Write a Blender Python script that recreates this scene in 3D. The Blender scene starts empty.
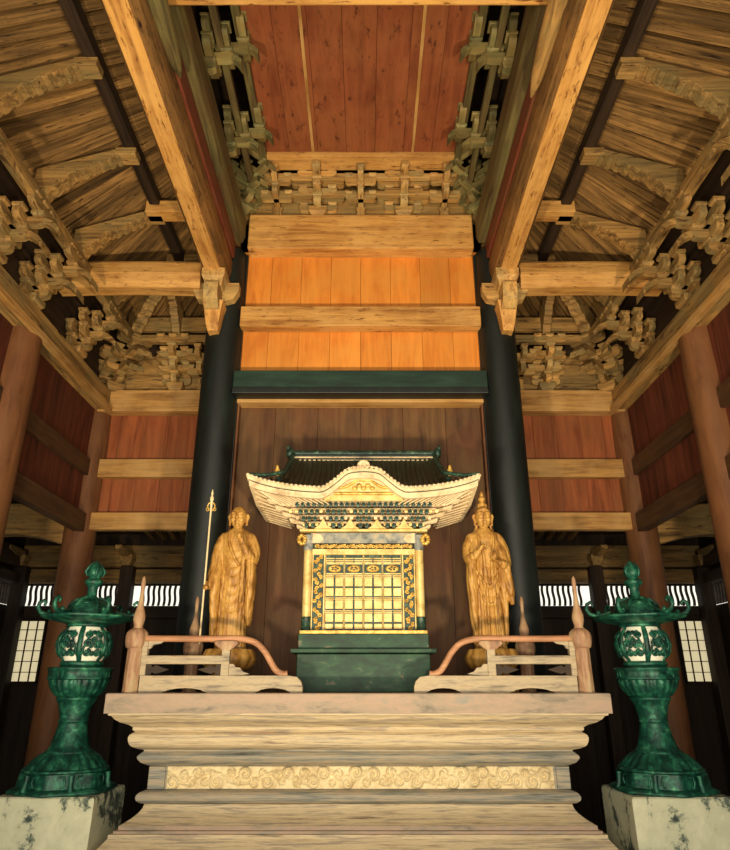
import bpy, math, random
from mathutils import Matrix, Vector, noise
random.seed(7)
PI = math.pi
H = 1.5            # eye level above the floor; heights written h(..) are measured from it
SC = bpy.context.scene
COL = SC.collection

# ---------------------------------------------------------------- mesh builder
class MB:
    def __init__(s): s.v=[]; s.f=[]; s.sm=[]
    def add(s, vs, fs, sm=False, M=None):
        o=len(s.v)
        if M is not None: vs=[tuple(M @ Vector(p)) for p in vs]
        s.v += [tuple(p) for p in vs]
        s.f += [tuple(i+o for i in f) for f in fs]
        s.sm += [sm]*len(fs)
        return s
    def box(s,x0,x1,y0,y1,z0,z1,M=None):
        v=[(x0,y0,z0),(x1,y0,z0),(x1,y1,z0),(x0,y1,z0),(x0,y0,z1),(x1,y0,z1),(x1,y1,z1),(x0,y1,z1)]
        f=[(0,3,2,1),(4,5,6,7),(0,1,5,4),(1,2,6,5),(2,3,7,6),(3,0,4,7)]
        return s.add(v,f,False,M)
    def prism(s,poly,axis,a,b,sm=False,M=None):
        n=len(poly)
        def P(p,t):
            if axis=='x': return (t,p[0],p[1])
            if axis=='y': return (p[0],t,p[1])
            return (p[0],p[1],t)
        v=[P(p,a) for p in poly]+[P(p,b) for p in poly]
        f=[tuple(range(n))[::-1],tuple(range(n,2*n))]
        s.add(v,f,False,M)
        s.add(v,[(i,(i+1)%n,n+(i+1)%n,n+i) for i in range(n)],sm,M)
        return s
    def loft(s,rings,closed=True,caps=True,sm=True,M=None):
        n=len(rings[0]); v=[p for r in rings for p in r]; f=[]
        for k in range(len(rings)-1):
            for i in range(n if closed else n-1):
                j=(i+1)%n
                f.append((k*n+i,k*n+j,(k+1)*n+j,(k+1)*n+i))
        s.add(v,f,sm,M)
        if caps and closed:
            s.add(rings[0],[tuple(range(n))[::-1]],False,M); s.add(rings[-1],[tuple(range(n))],False,M)
        return s
    def lathe(s,prof,n=32,c=(0,0,0),sm=True,rf=None,M=None,a0=0):
        rings=[]
        for r,z in prof:
            ring=[]
            for i in range(n):
                a=a0+2*PI*i/n; rr=r*(rf(a,z,r) if rf else 1)
                ring.append((c[0]+rr*math.cos(a),c[1]+rr*math.sin(a),c[2]+z))
            rings.append(ring)
        return s.loft(rings,True,True,sm,M)
    def tube(s,path,r,n=8,sm=True,caps=True,flat=1.0,M=None):
        P=[Vector(p) for p in path]; m=len(P); rings=[]; prev=None
        for k in range(m):
            t=(P[min(k+1,m-1)]-P[max(k-1,0)]).normalized()
            if prev is None:
                up=Vector((0,0,1)) if abs(t.z)<.9 else Vector((0,1,0))
                a=t.cross(up).normalized()
            else: a=(prev-t*prev.dot(t)).normalized()
            prev=a; b=t.cross(a)
            rr=r[k] if isinstance(r,(list,tuple)) else r
            rings.append([tuple(P[k]+a*rr*math.cos(2*PI*i/n)+b*rr*flat*math.sin(2*PI*i/n)) for i in range(n)])
        return s.loft(rings,True,caps,sm,M)
    def ell(s,c,r,n=16,m=10,M=None,sm=True):
        rings=[]
        for k in range(m+1):
            t=PI*k/m; t=min(max(t,.02),PI-.02)
            rings.append([(c[0]+r[0]*math.sin(t)*math.cos(2*PI*i/n),c[1]+r[1]*math.sin(t)*math.sin(2*PI*i/n),c[2]-r[2]*math.cos(t)) for i in range(n)])
        return s.loft(rings,True,True,sm,M)
    def mesh(s,name,off=(0,0,0)):
        me=bpy.data.meshes.new(name)
        me.from_pydata([(p[0]-off[0],p[1]-off[1],p[2]-off[2]) for p in s.v],[],s.f)
        me.polygons.foreach_set('use_smooth',s.sm); me.update()
        return me

def tag(o,label=None,cat=None,group=None,kind=None):
    if label: o['label']=label
    if cat: o['category']=cat
    if group: o['group']=group
    if kind: o['kind']=kind
    return o
def obj(name,mb,mat,parent=None,bevel=0,local=False):
    off=(0,0,0)
    if parent is not None and not local:
        q=parent; off=Vector((0,0,0))
        while q is not None: off+=q.location; q=q.parent
        off=tuple(off)
    me=mb.mesh(name,off); me.materials.append(mat)
    o=bpy.data.objects.new(name,me); COL.objects.link(o)
    if parent is not None: o.parent=parent
    if bevel:
        b=o.modifiers.new('bevel','BEVEL'); b.width=bevel; b.segments=2; b.limit_method='ANGLE'; b.angle_limit=math.radians(35)
    return o
def thing(name,label,cat,loc=(0,0,0),group=None):
    o=bpy.data.objects.new(name,None); COL.objects.link(o); o.location=loc; o.empty_display_size=.1
    return tag(o,label,cat,group)
def solo(name,mb,mat,label,cat,group=None,bevel=0,loc=None):
    """one thing that is one mesh; origin moved to its own place"""
    if loc is None: loc=tuple(sum(p[i] for p in mb.v)/len(mb.v) for i in range(3))
    me=mb.mesh(name,loc); me.materials.append(mat)
    o=bpy.data.objects.new(name,me); COL.objects.link(o); o.location=loc
    if bevel:
        b=o.modifiers.new('bevel','BEVEL'); b.width=bevel; b.segments=2; b.limit_method='ANGLE'; b.angle_limit=math.radians(35)
    return tag(o,label,cat,group)
def struct(name,mb,mat,parent=None,bevel=0):
    o=obj(name,mb,mat,parent,bevel)
    if parent is None: o['kind']='structure'
    return o
def copy_tree(o,parent=None):
    c=o.copy(); COL.objects.link(c); c.parent=parent
    for ch in list(o.children): copy_tree(ch,c)
    return c

# ---------------------------------------------------------------- materials
def lin(c):
    return tuple(((x/255)/12.92 if x/255<=.04045 else ((x/255+.055)/1.055)**2.4) for x in c)+(1,)
def newmat(name):
    m=bpy.data.materials.new(name); m.use_nodes=True; nt=m.node_tree
    return m,nt,nt.nodes['Principled BSDF']
def nd(nt,t,**k):
    n=nt.nodes.new(t)
    for a,b in k.items():
        if a in n.inputs.keys(): n.inputs[a].default_value=b
        else: setattr(n,a,b)
    return n
def ramp(nt,stops):
    r=nt.nodes.new('ShaderNodeValToRGB'); e=r.color_ramp.elements
    while len(e)<len(stops): e.new(.5)
    for i,(p,c) in enumerate(stops): e[i].position=p; e[i].color=c
    return r
def wood(name,light,dark,axis='x',rough=.62,cross=20,along=1.3,var=.25,bump=.25,blotch=None,bl=.5,lo=.3,hi=.62,worn=None):
    m,nt,bs=newmat(name); L=nt.links.new
    tc=nd(nt,'ShaderNodeTexCoord'); geo=nd(nt,'ShaderNodeNewGeometry'); oi=nd(nt,'ShaderNodeObjectInfo')
    rs=nd(nt,'ShaderNodeMath',operation='ADD'); L(geo.outputs['Random Per Island'],rs.inputs[0]); L(oi.outputs['Random'],rs.inputs[1])
    mu=nd(nt,'ShaderNodeVectorMath',operation='ADD'); sc=nd(nt,'ShaderNodeMath',operation='MULTIPLY'); sc.inputs[1].default_value=7.3
    L(rs.outputs[0],sc.inputs[0]); L(tc.outputs['Object'],mu.inputs[0]); L(sc.outputs[0],mu.inputs[1])
    mp=nd(nt,'ShaderNodeMapping'); s=[cross]*3; s['xyz'.index(axis)]=along; mp.inputs['Scale'].default_value=s
    L(mu.outputs[0],mp.inputs['Vector'])
    n1=nd(nt,'ShaderNodeTexNoise',Scale=1.0,Detail=7.0,Roughness=.65,Distortion=.9); L(mp.outputs[0],n1.inputs['Vector'])
    r1=ramp(nt,[(lo,lin(dark)),(hi,lin(light))]); L(n1.outputs[0],r1.inputs[0])
    col=r1.outputs[0]
    if blotch:
        n2=nd(nt,'ShaderNodeTexNoise',Scale=2.6,Detail=4.0,Roughness=.6); L(mu.outputs[0],n2.inputs['Vector'])
        r2=ramp(nt,[(.42,(0,0,0,1)),(.62,(bl,bl,bl,1))]); L(n2.outputs[0],r2.inputs[0])
        mx=nd(nt,'ShaderNodeMix',data_type='RGBA'); L(r2.outputs[0],mx.inputs[0]); L(col,mx.inputs[6]); mx.inputs[7].default_value=lin(blotch); col=mx.outputs[2]
    if worn:
        mp3=nd(nt,'ShaderNodeMapping'); s=[cross*1.7]*3; s['xyz'.index(axis)]=along*5; mp3.inputs['Scale'].default_value=s; L(mu.outputs[0],mp3.inputs['Vector'])
        n3=nd(nt,'ShaderNodeTexNoise',Scale=1.0,Detail=8.0,Roughness=.75); L(mp3.outputs[0],n3.inputs['Vector'])
        r3=ramp(nt,[(.56,(0,0,0,1)),(.64,(1,1,1,1))]); L(n3.outputs[0],r3.inputs[0])
        mx=nd(nt,'ShaderNodeMix',data_type='RGBA'); L(r3.outputs[0],mx.inputs[0]); L(col,mx.inputs[6]); mx.inputs[7].default_value=lin(worn); col=mx.outputs[2]
    hv=nd(nt,'ShaderNodeHueSaturation'); mr=nd(nt,'ShaderNodeMapRange'); L(rs.outputs[0],mr.inputs[0])
    fr=nd(nt,'ShaderNodeMath',operation='FRACT'); m5=nd(nt,'ShaderNodeMath',operation='MULTIPLY'); m5.inputs[1].default_value=5.7
    L(rs.outputs[0],m5.inputs[0]); L(m5.outputs[0],fr.inputs[0]); L(fr.outputs[0],mr.inputs[0])
    mr.inputs['To Min'].default_value=1-var; mr.inputs['To Max'].default_value=1+var
    L(mr.outputs[0],hv.inputs['Value']); L(col,hv.inputs['Color']); L(hv.outputs[0],bs.inputs['Base Color'])
    bs.inputs['Roughness'].default_value=rough; bs.inputs['Specular IOR Level'].default_value=.3
    bp=nd(nt,'ShaderNodeBump',Strength=bump,Distance=.01); L(n1.outputs[0],bp.inputs['Height']); L(bp.outputs[0],bs.inputs['Normal'])
    return m
def mottled(name,cols,scale=8,rough=.6,metal=0,bump=.2,stretch=(1,1,1),stops=None,detail=8):
    m,nt,bs=newmat(name); L=nt.links.new
    tc=nd(nt,'ShaderNodeTexCoord'); mp=nd(nt,'ShaderNodeMapping'); mp.inputs['Scale'].default_value=stretch
    L(tc.outputs['Object'],mp.inputs[0])
    n=nd(nt,'ShaderNodeTexNoise',Scale=float(scale),Detail=float(detail),Roughness=.68,Distortion=.3); L(mp.outputs[0],n.inputs['Vector'])
    k=len(cols); st=stops or [.3+.4*i/(k-1) for i in range(k)]
    r=ramp(nt,[(st[i],lin(cols[i])) for i in range(k)]); L(n.outputs[0],r.inputs[0]); L(r.outputs[0],bs.inputs['Base Color'])
    bs.inputs['Roughness'].default_value=rough; bs.inputs['Metallic'].default_value=metal
    bp=nd(nt,'ShaderNodeBump',Strength=bump,Distance=.01); L(n.outputs[0],bp.inputs['Height']); L(bp.outputs[0],bs.inputs['Normal'])
    return m

def W(name,l,d,**k): return {a:wood(name+'_'+a,l,d,a,**k) for a in 'xyz'}
BEAM=W('pale_beam',(208,154,80),(136,84,36),blotch=(216,168,98),bl=.5,worn=(112,68,30),var=.06)
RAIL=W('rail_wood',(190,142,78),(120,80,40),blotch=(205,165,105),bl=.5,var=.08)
AGED=W('aged_wood',(178,136,76),(70,48,27),blotch=(120,108,70),bl=.6,var=.16,worn=(70,48,28))
BRKT=W('bracket_wood',(206,158,88),(120,82,42),blotch=(150,138,92),bl=.6,var=.25,bump=.3,worn=(98,64,32))
GREY=W('grey_bracket_wood',(128,120,74),(66,62,38),blotch=(150,124,72),bl=.6,var=.25)
ROOF=W('roof_wood',(158,118,66),(44,28,15),blotch=(96,72,42),bl=.5,var=.4,cross=30,bump=.6,worn=(34,22,12))
GREEN=W('green_worn_beam',(108,98,58),(46,40,24),blotch=(88,62,38),bl=.5,var=.05)
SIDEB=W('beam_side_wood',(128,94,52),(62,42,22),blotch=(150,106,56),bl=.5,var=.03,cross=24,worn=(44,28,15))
DARKW=W('dark_wood',(58,42,28),(24,17,12),var=.25)
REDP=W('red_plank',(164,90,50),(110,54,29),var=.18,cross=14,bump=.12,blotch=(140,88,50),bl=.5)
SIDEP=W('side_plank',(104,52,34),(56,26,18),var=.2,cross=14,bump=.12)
ORNG=W('orange_plank',(214,132,48),(176,98,32),var=.16,cross=12,bump=.1,blotch=(205,140,60),bl=.6,lo=.25)
BRWN=W('brown_plank',(104,74,42),(64,42,25),var=.1,cross=10,bump=.08,blotch=(98,54,32),bl=.5)
CEIL=W('ceiling_plank',(142,78,46),(104,52,30),var=.08,cross=9,bump=.08,blotch=(150,94,54),bl=.4,worn=(84,42,24))
POST=W('post_wood',(122,78,46),(76,44,25),var=.06,cross=10,blotch=(120,80,46),bl=.5)
BLACK=mottled('black_lacquer',[(7,10,9),(13,20,17),(22,34,28)],scale=3,rough=.5,stretch=(3,3,.5),bump=.05)
GREENL=mottled('green_black_lacquer',[(14,30,24),(26,50,38),(40,66,50)],scale=6,rough=.4,stretch=(.4,2,2),bump=.05)
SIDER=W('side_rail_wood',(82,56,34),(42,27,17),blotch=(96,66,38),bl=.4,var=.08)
REDST=mottled('red_stripe',[(74,34,20),(112,52,32),(90,62,36)],scale=10,rough=.6,stretch=(2,.3,2))
ALT=mottled('altar_paint',[(80,70,60),(176,156,124),(206,186,148),(146,134,118),(190,160,124)],scale=7,rough=.65,stretch=(.35,1.5,9),stops=[.3,.40,.5,.6,.68],bump=.35)
ALT2=mottled('altar_blue_grey',[(80,78,72),(132,132,122),(170,154,128),(118,122,116)],scale=8,rough=.65,stretch=(.35,1.5,7),stops=[.3,.45,.56,.68],bump=.3)
ALT3=mottled('altar_pink',[(92,86,78),(150,134,114),(168,142,120),(130,132,122)],scale=5,rough=.65,stretch=(.6,1.5,2),stops=[.3,.45,.55,.68],bump=.25)
CARV=mottled('carved_cream',[(186,162,118),(220,200,154),(232,214,172)],scale=9,rough=.6,bump=.15)
RAILP=mottled('railing_paint',[(78,68,58),(150,136,112),(176,158,126),(134,104,80)],scale=9,rough=.65,stretch=(.5,1,4),stops=[.3,.45,.56,.7],bump=.3)
RAILR=mottled('railing_orange',[(130,92,64),(170,120,84),(190,142,104)],scale=9,rough=.6,stretch=(.5,1,3))
NEWEL=mottled('newel_paint',[(98,80,60),(152,112,84),(174,146,108),(126,122,102)],scale=7,rough=.65,stretch=(2,2,.6),stops=[.3,.45,.58,.7],bump=.3)
BRONZE=mottled('green_bronze',[(8,38,33),(20,78,62),(48,122,92),(120,172,130)],scale=16,rough=.46,metal=.25,bump=.5,stops=[.34,.5,.62,.72])
PLAST=mottled('peeling_plaster',[(50,56,50),(100,112,98),(200,200,168),(226,222,190)],scale=5,rough=.8,bump=.5,stops=[.37,.43,.47,.7],detail=12)
GOLDW=mottled('gilded_wood',[(86,56,22),(160,112,48),(196,150,74),(140,104,54)],scale=14,rough=.5,bump=.2,stretch=(1,1,.4),stops=[.28,.44,.58,.72])
GOLD=mottled('gold',[(176,140,70),(218,190,118),(234,214,152)],scale=12,rough=.4,metal=.2,bump=.05)
GOLDC=mottled('carved_gold',[(120,88,34),(206,164,76),(238,202,110)],scale=18,rough=.4,metal=.35,bump=.2)
CREAM=mottled('cream_eaves',[(150,120,80),(206,182,142),(222,200,160),(196,152,116)],scale=9,rough=.55,bump=.15,stops=[.3,.44,.58,.72])
TILE=mottled('dark_green_tile',[(14,24,18),(28,44,34),(62,80,62)],scale=14,rough=.4,stretch=(1,1,.5),bump=.1,stops=[.35,.55,.75])
DKGR=mottled('dark_green_paint',[(14,34,28),(30,64,48),(96,124,96)],scale=30,rough=.5,stops=[.4,.55,.72])
BASEG=mottled('green_shrine_base',[(8,32,18),(16,56,34),(30,74,46),(120,104,84)],scale=7,rough=.6,stops=[.3,.48,.60,.68],stretch=(1,1,2),bump=.1)
BLUEG=mottled('blue_grey_paint',[(84,86,82),(136,138,132),(186,168,128)],scale=16,rough=.6,stops=[.35,.5,.68])
FLOORM=mottled('dark_stone_floor',[(46,42,36),(74,68,58),(92,86,74)],scale=4,rough=.5)
m,nt,bs=newmat('window_paper'); bs.inputs['Base Color'].default_value=lin((235,222,180)); bs.inputs['Roughness'].default_value=.8
bs.inputs['Emission Color'].default_value=lin((255,238,190)); bs.inputs['Emission Strength'].default_value=.55
PAPER=m
PALEP=mottled('lantern_paper',[(232,228,206),(248,246,228)],scale=5,rough=.8,bump=0)

def h(z): return z+H

# ---------------------------------------------------------------- setting
struct('floor',MB().box(-4.25,4.25,-1.5,8.2,-.1,0),FLOORM)
# outer walls of the low aisle
def outer_back():
    mb=MB()
    def planks(x0,x1,z0,z1):
        n=max(1,round((x1-x0)/.28))
        for i in range(n):
            a=x0+(x1-x0)*i/n; b=x0+(x1-x0)*(i+1)/n
            mb.box(a+.002,b-.002,8.0,8.05+.004*(i%2),z0,z1)
    for sgn in (-1,1):
        lo,hi_=(-4.1,-3.98) if sgn<0 else (3.98,4.1)
        planks(lo,hi_,0,h(.86))
        a,b=(-3.98,-3.66) if sgn<0 else (3.66,3.98)
        planks(a,b,0,h(.02)); planks(a,b,h(.71),h(.86))
    planks(-3.66,3.66,0,h(.86)); planks(-4.1,4.1,h(1.1),h(2.1))
    return mb
struct('wall_back',outer_back(),DARKW['z'])
for sgn,nm in ((-1,'left'),(1,'right')):
    mb=MB()
    for i in range(34):
        y0=-1.5+i*.28
        for z0,z1 in ((0,h(.86)),(h(1.1),h(2.1))):
            mb.box(min(sgn*4.1,sgn*4.15),max(sgn*4.1,sgn*4.15),y0+.002,y0+.278,z0,z1)
    struct('wall_'+nm,mb,DARKW['z'])
# paper windows low in the rear wall
for k,sgn in ((1,-1),(2,1)):
    x0,x1=(-3.98,-3.66) if sgn<0 else (3.66,3.98)
    z0,z1=h(.02),h(.71)
    fr=MB(); t=.018
    fr.box(x0,x0+t,7.97,8.04,z0,z1).box(x1-t,x1,7.97,8.04,z0,z1).box(x0,x1,7.97,8.04,z0,z0+t).box(x0,x1,7.97,8.04,z1-t,z1)
    w=struct('window_%d'%k,fr,DARKW['z'])
    mt=MB()
    for i in (1,2):
        xx=x0+(x1-x0)*i/3; mt.box(xx-.006,xx+.006,7.985,8.0,z0,z1)
    for i in range(1,6):
        zz=z0+(z1-z0)*i/6; mt.box(x0,x1,7.985,8.0,zz-.004,zz+.004)
    obj('muntins',mt,DARKW['z'],w); obj('paper_pane',MB().box(x0+.01,x1-.01,8.003,8.01,z0+.01,z1-.01),PAPER,w)
# wavy slat transoms
def slats(P0,P1,n,mb):
    P0=Vector(P0);P1=Vector(P1); d=(P1-P0)/n; t=d.normalized()
    for i in range(n):
        c=P0+d*(i+.5); path=[]
        for k in range(9):
            q=k/8; path.append(c+t*(.007*math.sin(q*2*PI)*(1))+Vector((0,0,h(.87)+q*.23)))
        w=d.length*.2
        for k in range(8):
            a,b=path[k],path[k+1]; nn=Vector((t.y,-t.x,0))*.012
            mb.add([a-t*w-nn,a+t*w-nn,a+t*w+nn,a-t*w+nn,b-t*w-nn,b+t*w-nn,b+t*w+nn,b-t*w+nn],[(0,1,5,4),(1,2,6,5),(2,3,7,6),(3,0,4,7)])
wn=3
for x0,x1 in ((-4.02,-2.88),(-2.62,-1.3),(1.3,2.62),(2.88,4.02)):
    mb=MB(); slats((x0,8.02,0),(x1,8.02,0),round((x1-x0)/.062),mb)
    struct('window_%d'%wn,mb,DARKW['z']); wn+=1
for sx in (-4.12,4.12):
    for y0,y1 in ((6.5,7.9),(4.9,6.3)):
        mb=MB(); slats((sx,y0,0),(sx,y1,0),round((y1-y0)/.062),mb)
        struct('window_%d'%wn,mb,DARKW['z']); wn+=1
# outer bay posts that close the transom openings elsewhere
mb=MB(); mb.box(-1.3,1.3,8.0,8.06,h(.86),h(1.1)); struct('trim_1',mb,DARKW['x'])
for k,sx in ((2,-1),(3,1)):
    mb=MB()
    mb.box(min(sx*4.1,sx*4.16),max(sx*4.1,sx*4.16),-1.5,4.9,h(.86),h(1.1)); mb.box(min(sx*4.1,sx*4.16),max(sx*4.1,sx*4.16),6.3,6.5,h(.86),h(1.1))
    struct('trim_%d'%k,mb,DARKW['y'])

def dside(s): return 'left' if s<0 else 'right'
# long horizontal beams of the low rear aisle
for nm,z0,z1,y0,lab,m_ in (('head_beam',1.3,1.56,7.9,'broad dark head beam along the rear wall, above the second beam',AGED['x']),
                        ('tie_beam',1.12,1.28,7.92,'dark beam along the rear wall directly above the slatted transoms',AGED['x']),
                        ('sill_beam',.72,.86,7.94,'dark beam along the rear wall directly below the slatted transoms',DARKW['x'])):
    solo(nm,MB().box(-4.05,4.05,y0,8.0,h(z0),h(z1)),m_,lab,'beam',bevel=.01)
for s in (-1,1):
    for nm,z0,z1,lab in (('head_beam',1.28,1.5,'upper'),('tie_beam',1.1,1.22,'lower')):
        solo(nm,MB().box(min(s*3.98,s*4.1),max(s*3.98,s*4.1),2,7.9,h(z0),h(z1)),DARKW['y'],'dark %s beam along the outer %s side wall above the slatted transom'%(lab,dside(s)),'beam',bevel=.01)
# rear aisle posts with small brackets
for x in (-4.0,-2.75,-1.32,1.32,2.75,4.0):
    s=-1 if x<0 else 1
    pos={4.0:'in the far rear corner beyond the transoms',2.75:'at the rear wall transoms',1.32:'at the rear wall behind the pillar'}[abs(x)]
    t=thing('wall_post','slim dark square post %s on the %s'%(pos,dside(s)),'post',(x,7.88,0))
    obj('shaft',MB().box(x-.075,x+.075,7.8,7.94,0,h(1.3)),DARKW['z'],t,.01)
    b=MB(); b.lathe([(.06,0),(.085,.05),(.1,.07),(.1,.12)],4,(x,7.8,h(1.3)),False,a0=PI/4)
    b.prism([(7.45,h(1.3)+.14),(7.45,h(1.3)+.18),(7.8,h(1.3)+.18),(7.8,h(1.3)+.1),(7.6,h(1.3)+.1)],'x',x-.035,x+.035)
    obj('bracket',b,AGED['y'],t,.006)
# low aisle roof
mb=MB(); mb.add([(-4.3,6.45,h(1.95)),(4.3,6.45,h(1.95)),(4.3,8.2,h(1.68)),(-4.3,8.2,h(1.68)),(-4.3,6.45,h(1.99)),(4.3,6.45,h(1.99)),(4.3,8.2,h(1.72)),(-4.3,8.2,h(1.72))],[(0,1,2,3),(7,6,5,4),(0,4,5,1),(3,2,6,7)])
for s in (-1,1):
    a,b=s*2.8,s*4.3
    vs=[(a,-1.5,h(1.95)),(b,-1.5,h(1.68)),(b,6.45,h(1.68)),(a,6.45,h(1.95))]; vs+=[(x,y,z+.04) for x,y,z in vs]
    mb.add(vs,[(0,1,2,3),(7,6,5,4),(0,4,5,1),(3,2,6,7),(1,5,6,2),(0,3,7,4)])
struct('ceiling_lower_aisle',mb,DARKW['x'])
raf=None
for s in (-1,1):
    for i in range(9):
        x=s*(1.45+i*.135)
        mb=MB().box(-.03,.03,-.75,.75,-.035,.035)
        if raf is None:
            raf=solo('aisle_rafter',mb,AGED['y'],'','rafter','rafters of the low rear aisle',loc=(0,0,0)); o=raf
        else:
            o=raf.copy(); COL.objects.link(o)
        o.location=(x,7.22,h(1.78)); o.rotation_euler=(-math.atan(.27/1.75),0,0)
        o['label']='dark rafter end in the row under the rear wall bottom rail, %s side'%dside(s)
        o['group']='rafters of the low rear aisle, '+dside(s)

# ---------------------------------------------------------------- main frame: columns
def column(x,y,r,z1,mat,label,nm='column',base=True):
    t=thing(nm,label,'column',(x,y,0))
    prof=[(r*.97,.12)]+[(r*(1-.0*(k/10)),.12+(z1-.12)*k/10) for k in range(1,10)]+[(r*.9,z1)]
    obj('shaft',MB().lathe(prof,36,(x,y,0)),mat,t)
    obj('stone_base',MB().lathe([(r*1.35,0),(r*1.4,.05),(r*1.1,.12)],32,(x,y,0)),FLOORM,t)
    return t
for s in (-1,1):
    column(s*1.215,5.2,.165,h(3.75),BLACK,'black lacquered round pillar framing the shrine on its %s side'%dside(s),'pillar')
    column(s*2.75,6.4,.15,h(2.7),POST['z'],'brown round column in the rear %s corner behind the bronze lantern'%dside(s))
    column(s*2.72,4.7,.15,h(2.7),POST['z'],'brown round column of the %s side wall, cut by the picture edge'%dside(s))
    column(s*2.72,2.6,.15,h(2.7),POST['z'],'brown round column of the %s side wall nearest the viewer'%dside(s))

# ---------------------------------------------------------------- inner side and rear hanging walls
def vplanks(mb,axis,a0,a1,c0,c1,z0,z1,w):
    n=max(1,round(abs(a1-a0)/w))
    for i in range(n):
        p=a0+(a1-a0)*i/n; q=a0+(a1-a0)*(i+1)/n; p,q=min(p,q)+.0015,max(p,q)-.0015; j=random.uniform(0,.003)
        if axis=='x': mb.box(p,q,c0+j,c1,z0,z1)
        else: mb.box(c0,c1,p,q,z0,z1)
trim=4
for s in (-1,1):
    S=dside(s)
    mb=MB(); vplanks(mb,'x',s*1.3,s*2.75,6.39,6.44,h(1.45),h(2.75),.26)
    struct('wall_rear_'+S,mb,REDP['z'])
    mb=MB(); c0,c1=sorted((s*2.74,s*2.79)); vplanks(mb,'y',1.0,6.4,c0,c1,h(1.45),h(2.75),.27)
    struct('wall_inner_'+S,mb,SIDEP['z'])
    a,b=sorted((s*1.22,s*2.72))
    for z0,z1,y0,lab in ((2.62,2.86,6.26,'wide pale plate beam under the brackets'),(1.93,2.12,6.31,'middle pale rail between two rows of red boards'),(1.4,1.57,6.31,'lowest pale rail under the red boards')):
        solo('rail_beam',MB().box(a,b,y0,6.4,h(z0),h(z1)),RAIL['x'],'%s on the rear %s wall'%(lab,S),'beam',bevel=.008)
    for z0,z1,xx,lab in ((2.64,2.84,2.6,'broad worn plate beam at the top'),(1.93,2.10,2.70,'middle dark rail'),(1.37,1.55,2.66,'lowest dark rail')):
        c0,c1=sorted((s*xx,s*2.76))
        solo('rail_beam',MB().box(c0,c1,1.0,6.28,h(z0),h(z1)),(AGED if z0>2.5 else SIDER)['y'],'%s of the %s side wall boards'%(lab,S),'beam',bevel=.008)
    # thin ledge strip at the foot of the plate beam
    c0,c1=sorted((s*2.56,s*2.62)); solo('ledge_strip',MB().box(c0,c1,1.0,6.3,h(2.61),h(2.66)),RAIL['y'],'thin pale ledge strip along the lower edge of the %s plate beam'%S,'trim strip',bevel=.004)
    # curved lobster-back beam behind the side wall
    mb=MB(); rings=[]
    for k in range(17):
        q=k/16; x=s*(2.85+1.2*q); zc=1.36+.16*math.sin(q*PI)-.05*q; hh=.13+.04*math.sin(q*PI)
        rings.append([(x,6.33,h(zc-hh*.8)),(x,6.47,h(zc-hh*.8)),(x,6.47,h(zc+hh)),(x,6.33,h(zc+hh))])
    mb.loft(rings,sm=False); solo('curved_beam',mb,AGED['x'],'pale curved beam spanning the low aisle beyond the rear %s corner column'%S,'beam',bevel=.012)

# ---------------------------------------------------------------- centre bay wall between the pillars
mb=MB(); vplanks(mb,'x',-1.1,1.1,5.2,5.24,h(3.15),h(3.80),.29); vplanks(mb,'x',-1.1,1.1,5.2,5.24,h(2.4),h(3.15),.29)
struct('wall_centre_upper',mb,ORNG['z'])
mb=MB(); vplanks(mb,'x',-1.1,1.1,5.28,5.32,0,h(2.4),.36); struct('wall_centre_lower',mb,BRWN['z'])
solo('lintel_beam',MB().box(-1.045,1.045,5.05,5.28,h(3.74),h(4.12)),BEAM['x'],'massive pale beam across the top of the orange boards','beam',bevel=.015)
solo('cross_rail',MB().box(-1.065,1.065,5.08,5.2,h(2.94),h(3.14)),BEAM['x'],'pale horizontal rail between the two rows of orange boards','beam',bevel=.008)
t=thing('green_tie_beam','dark green-black lacquered tie beam between the two black pillars','beam',(0,5.15,h(2.27)))
obj('body',MB().box(-1.08,1.08,5.07,5.28,h(2.33),h(2.50)),GREENL,t,.006); obj('lower_molding',MB().box(-1.075,1.075,5.03,5.28,h(2.27),h(2.32)),BLACK,t,.006)
for s,k in ((-1,4),(1,5)):
    a,b=sorted((s*1.035,s*1.05)); struct('trim_%d'%k,MB().box(a,b,5.2,5.28,h(-.3),h(2.24)),POST['z'])
struct('trim_6',MB().box(-1.05,1.05,5.16,5.28,h(2.24),h(2.27)),RAIL['x'])
for s in (-1,1):
    a,b=sorted((s*1.05,s*1.16)); solo('jamb_board',MB().box(a,b,5.16,5.3,0,h(3.74)),BLACK,'narrow black board filling between brown boards and the %s black pillar'%dside(s),'board')

# ---------------------------------------------------------------- mirror ceiling
mb=MB(); vplanks(mb,'x',-.9,.9,2.7,4.75,h(4.5),h(4.53),.27)
struct('ceiling',mb,CEIL['y'])
mb=MB()
for x in (-.43,.47): mb.box(x-.012,x+.012,2.7,4.72,h(4.485),h(4.5))
solo('ceiling_batten',MB().box(-.442,-.418,2.75,4.7,h(4.487),h(4.5)),RAIL['y'],'thin pale batten on the red ceiling, left one','batten')
solo('ceiling_batten',MB().box(.458,.482,2.75,4.7,h(4.487),h(4.5)),RAIL['y'],'thin pale batten on the red ceiling, right one','batten')
solo('front_beam',MB().box(-1.15,1.15,2.4,2.72,h(3.73),h(4.05)),BEAM['x'],'pale beam crossing overhead at the very top of the picture','beam',bevel=.012)
# deep roof void closing above everything
mb=MB().box(-4.4,4.4,-1.6,8.3,h(5.0),h(5.1)); struct('ceiling_outer',mb,DARKW['x'])
mb=MB()
for s in (-1,1):
    a,b=sorted((s*4.3,s*4.4)); mb.box(a,b,-1.6,8.3,h(1.6),h(5.0))
mb.box(-4.4,4.4,8.2,8.3,h(1.6),h(5.0)); struct('wall_roof_void',mb,DARKW['x'])
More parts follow.
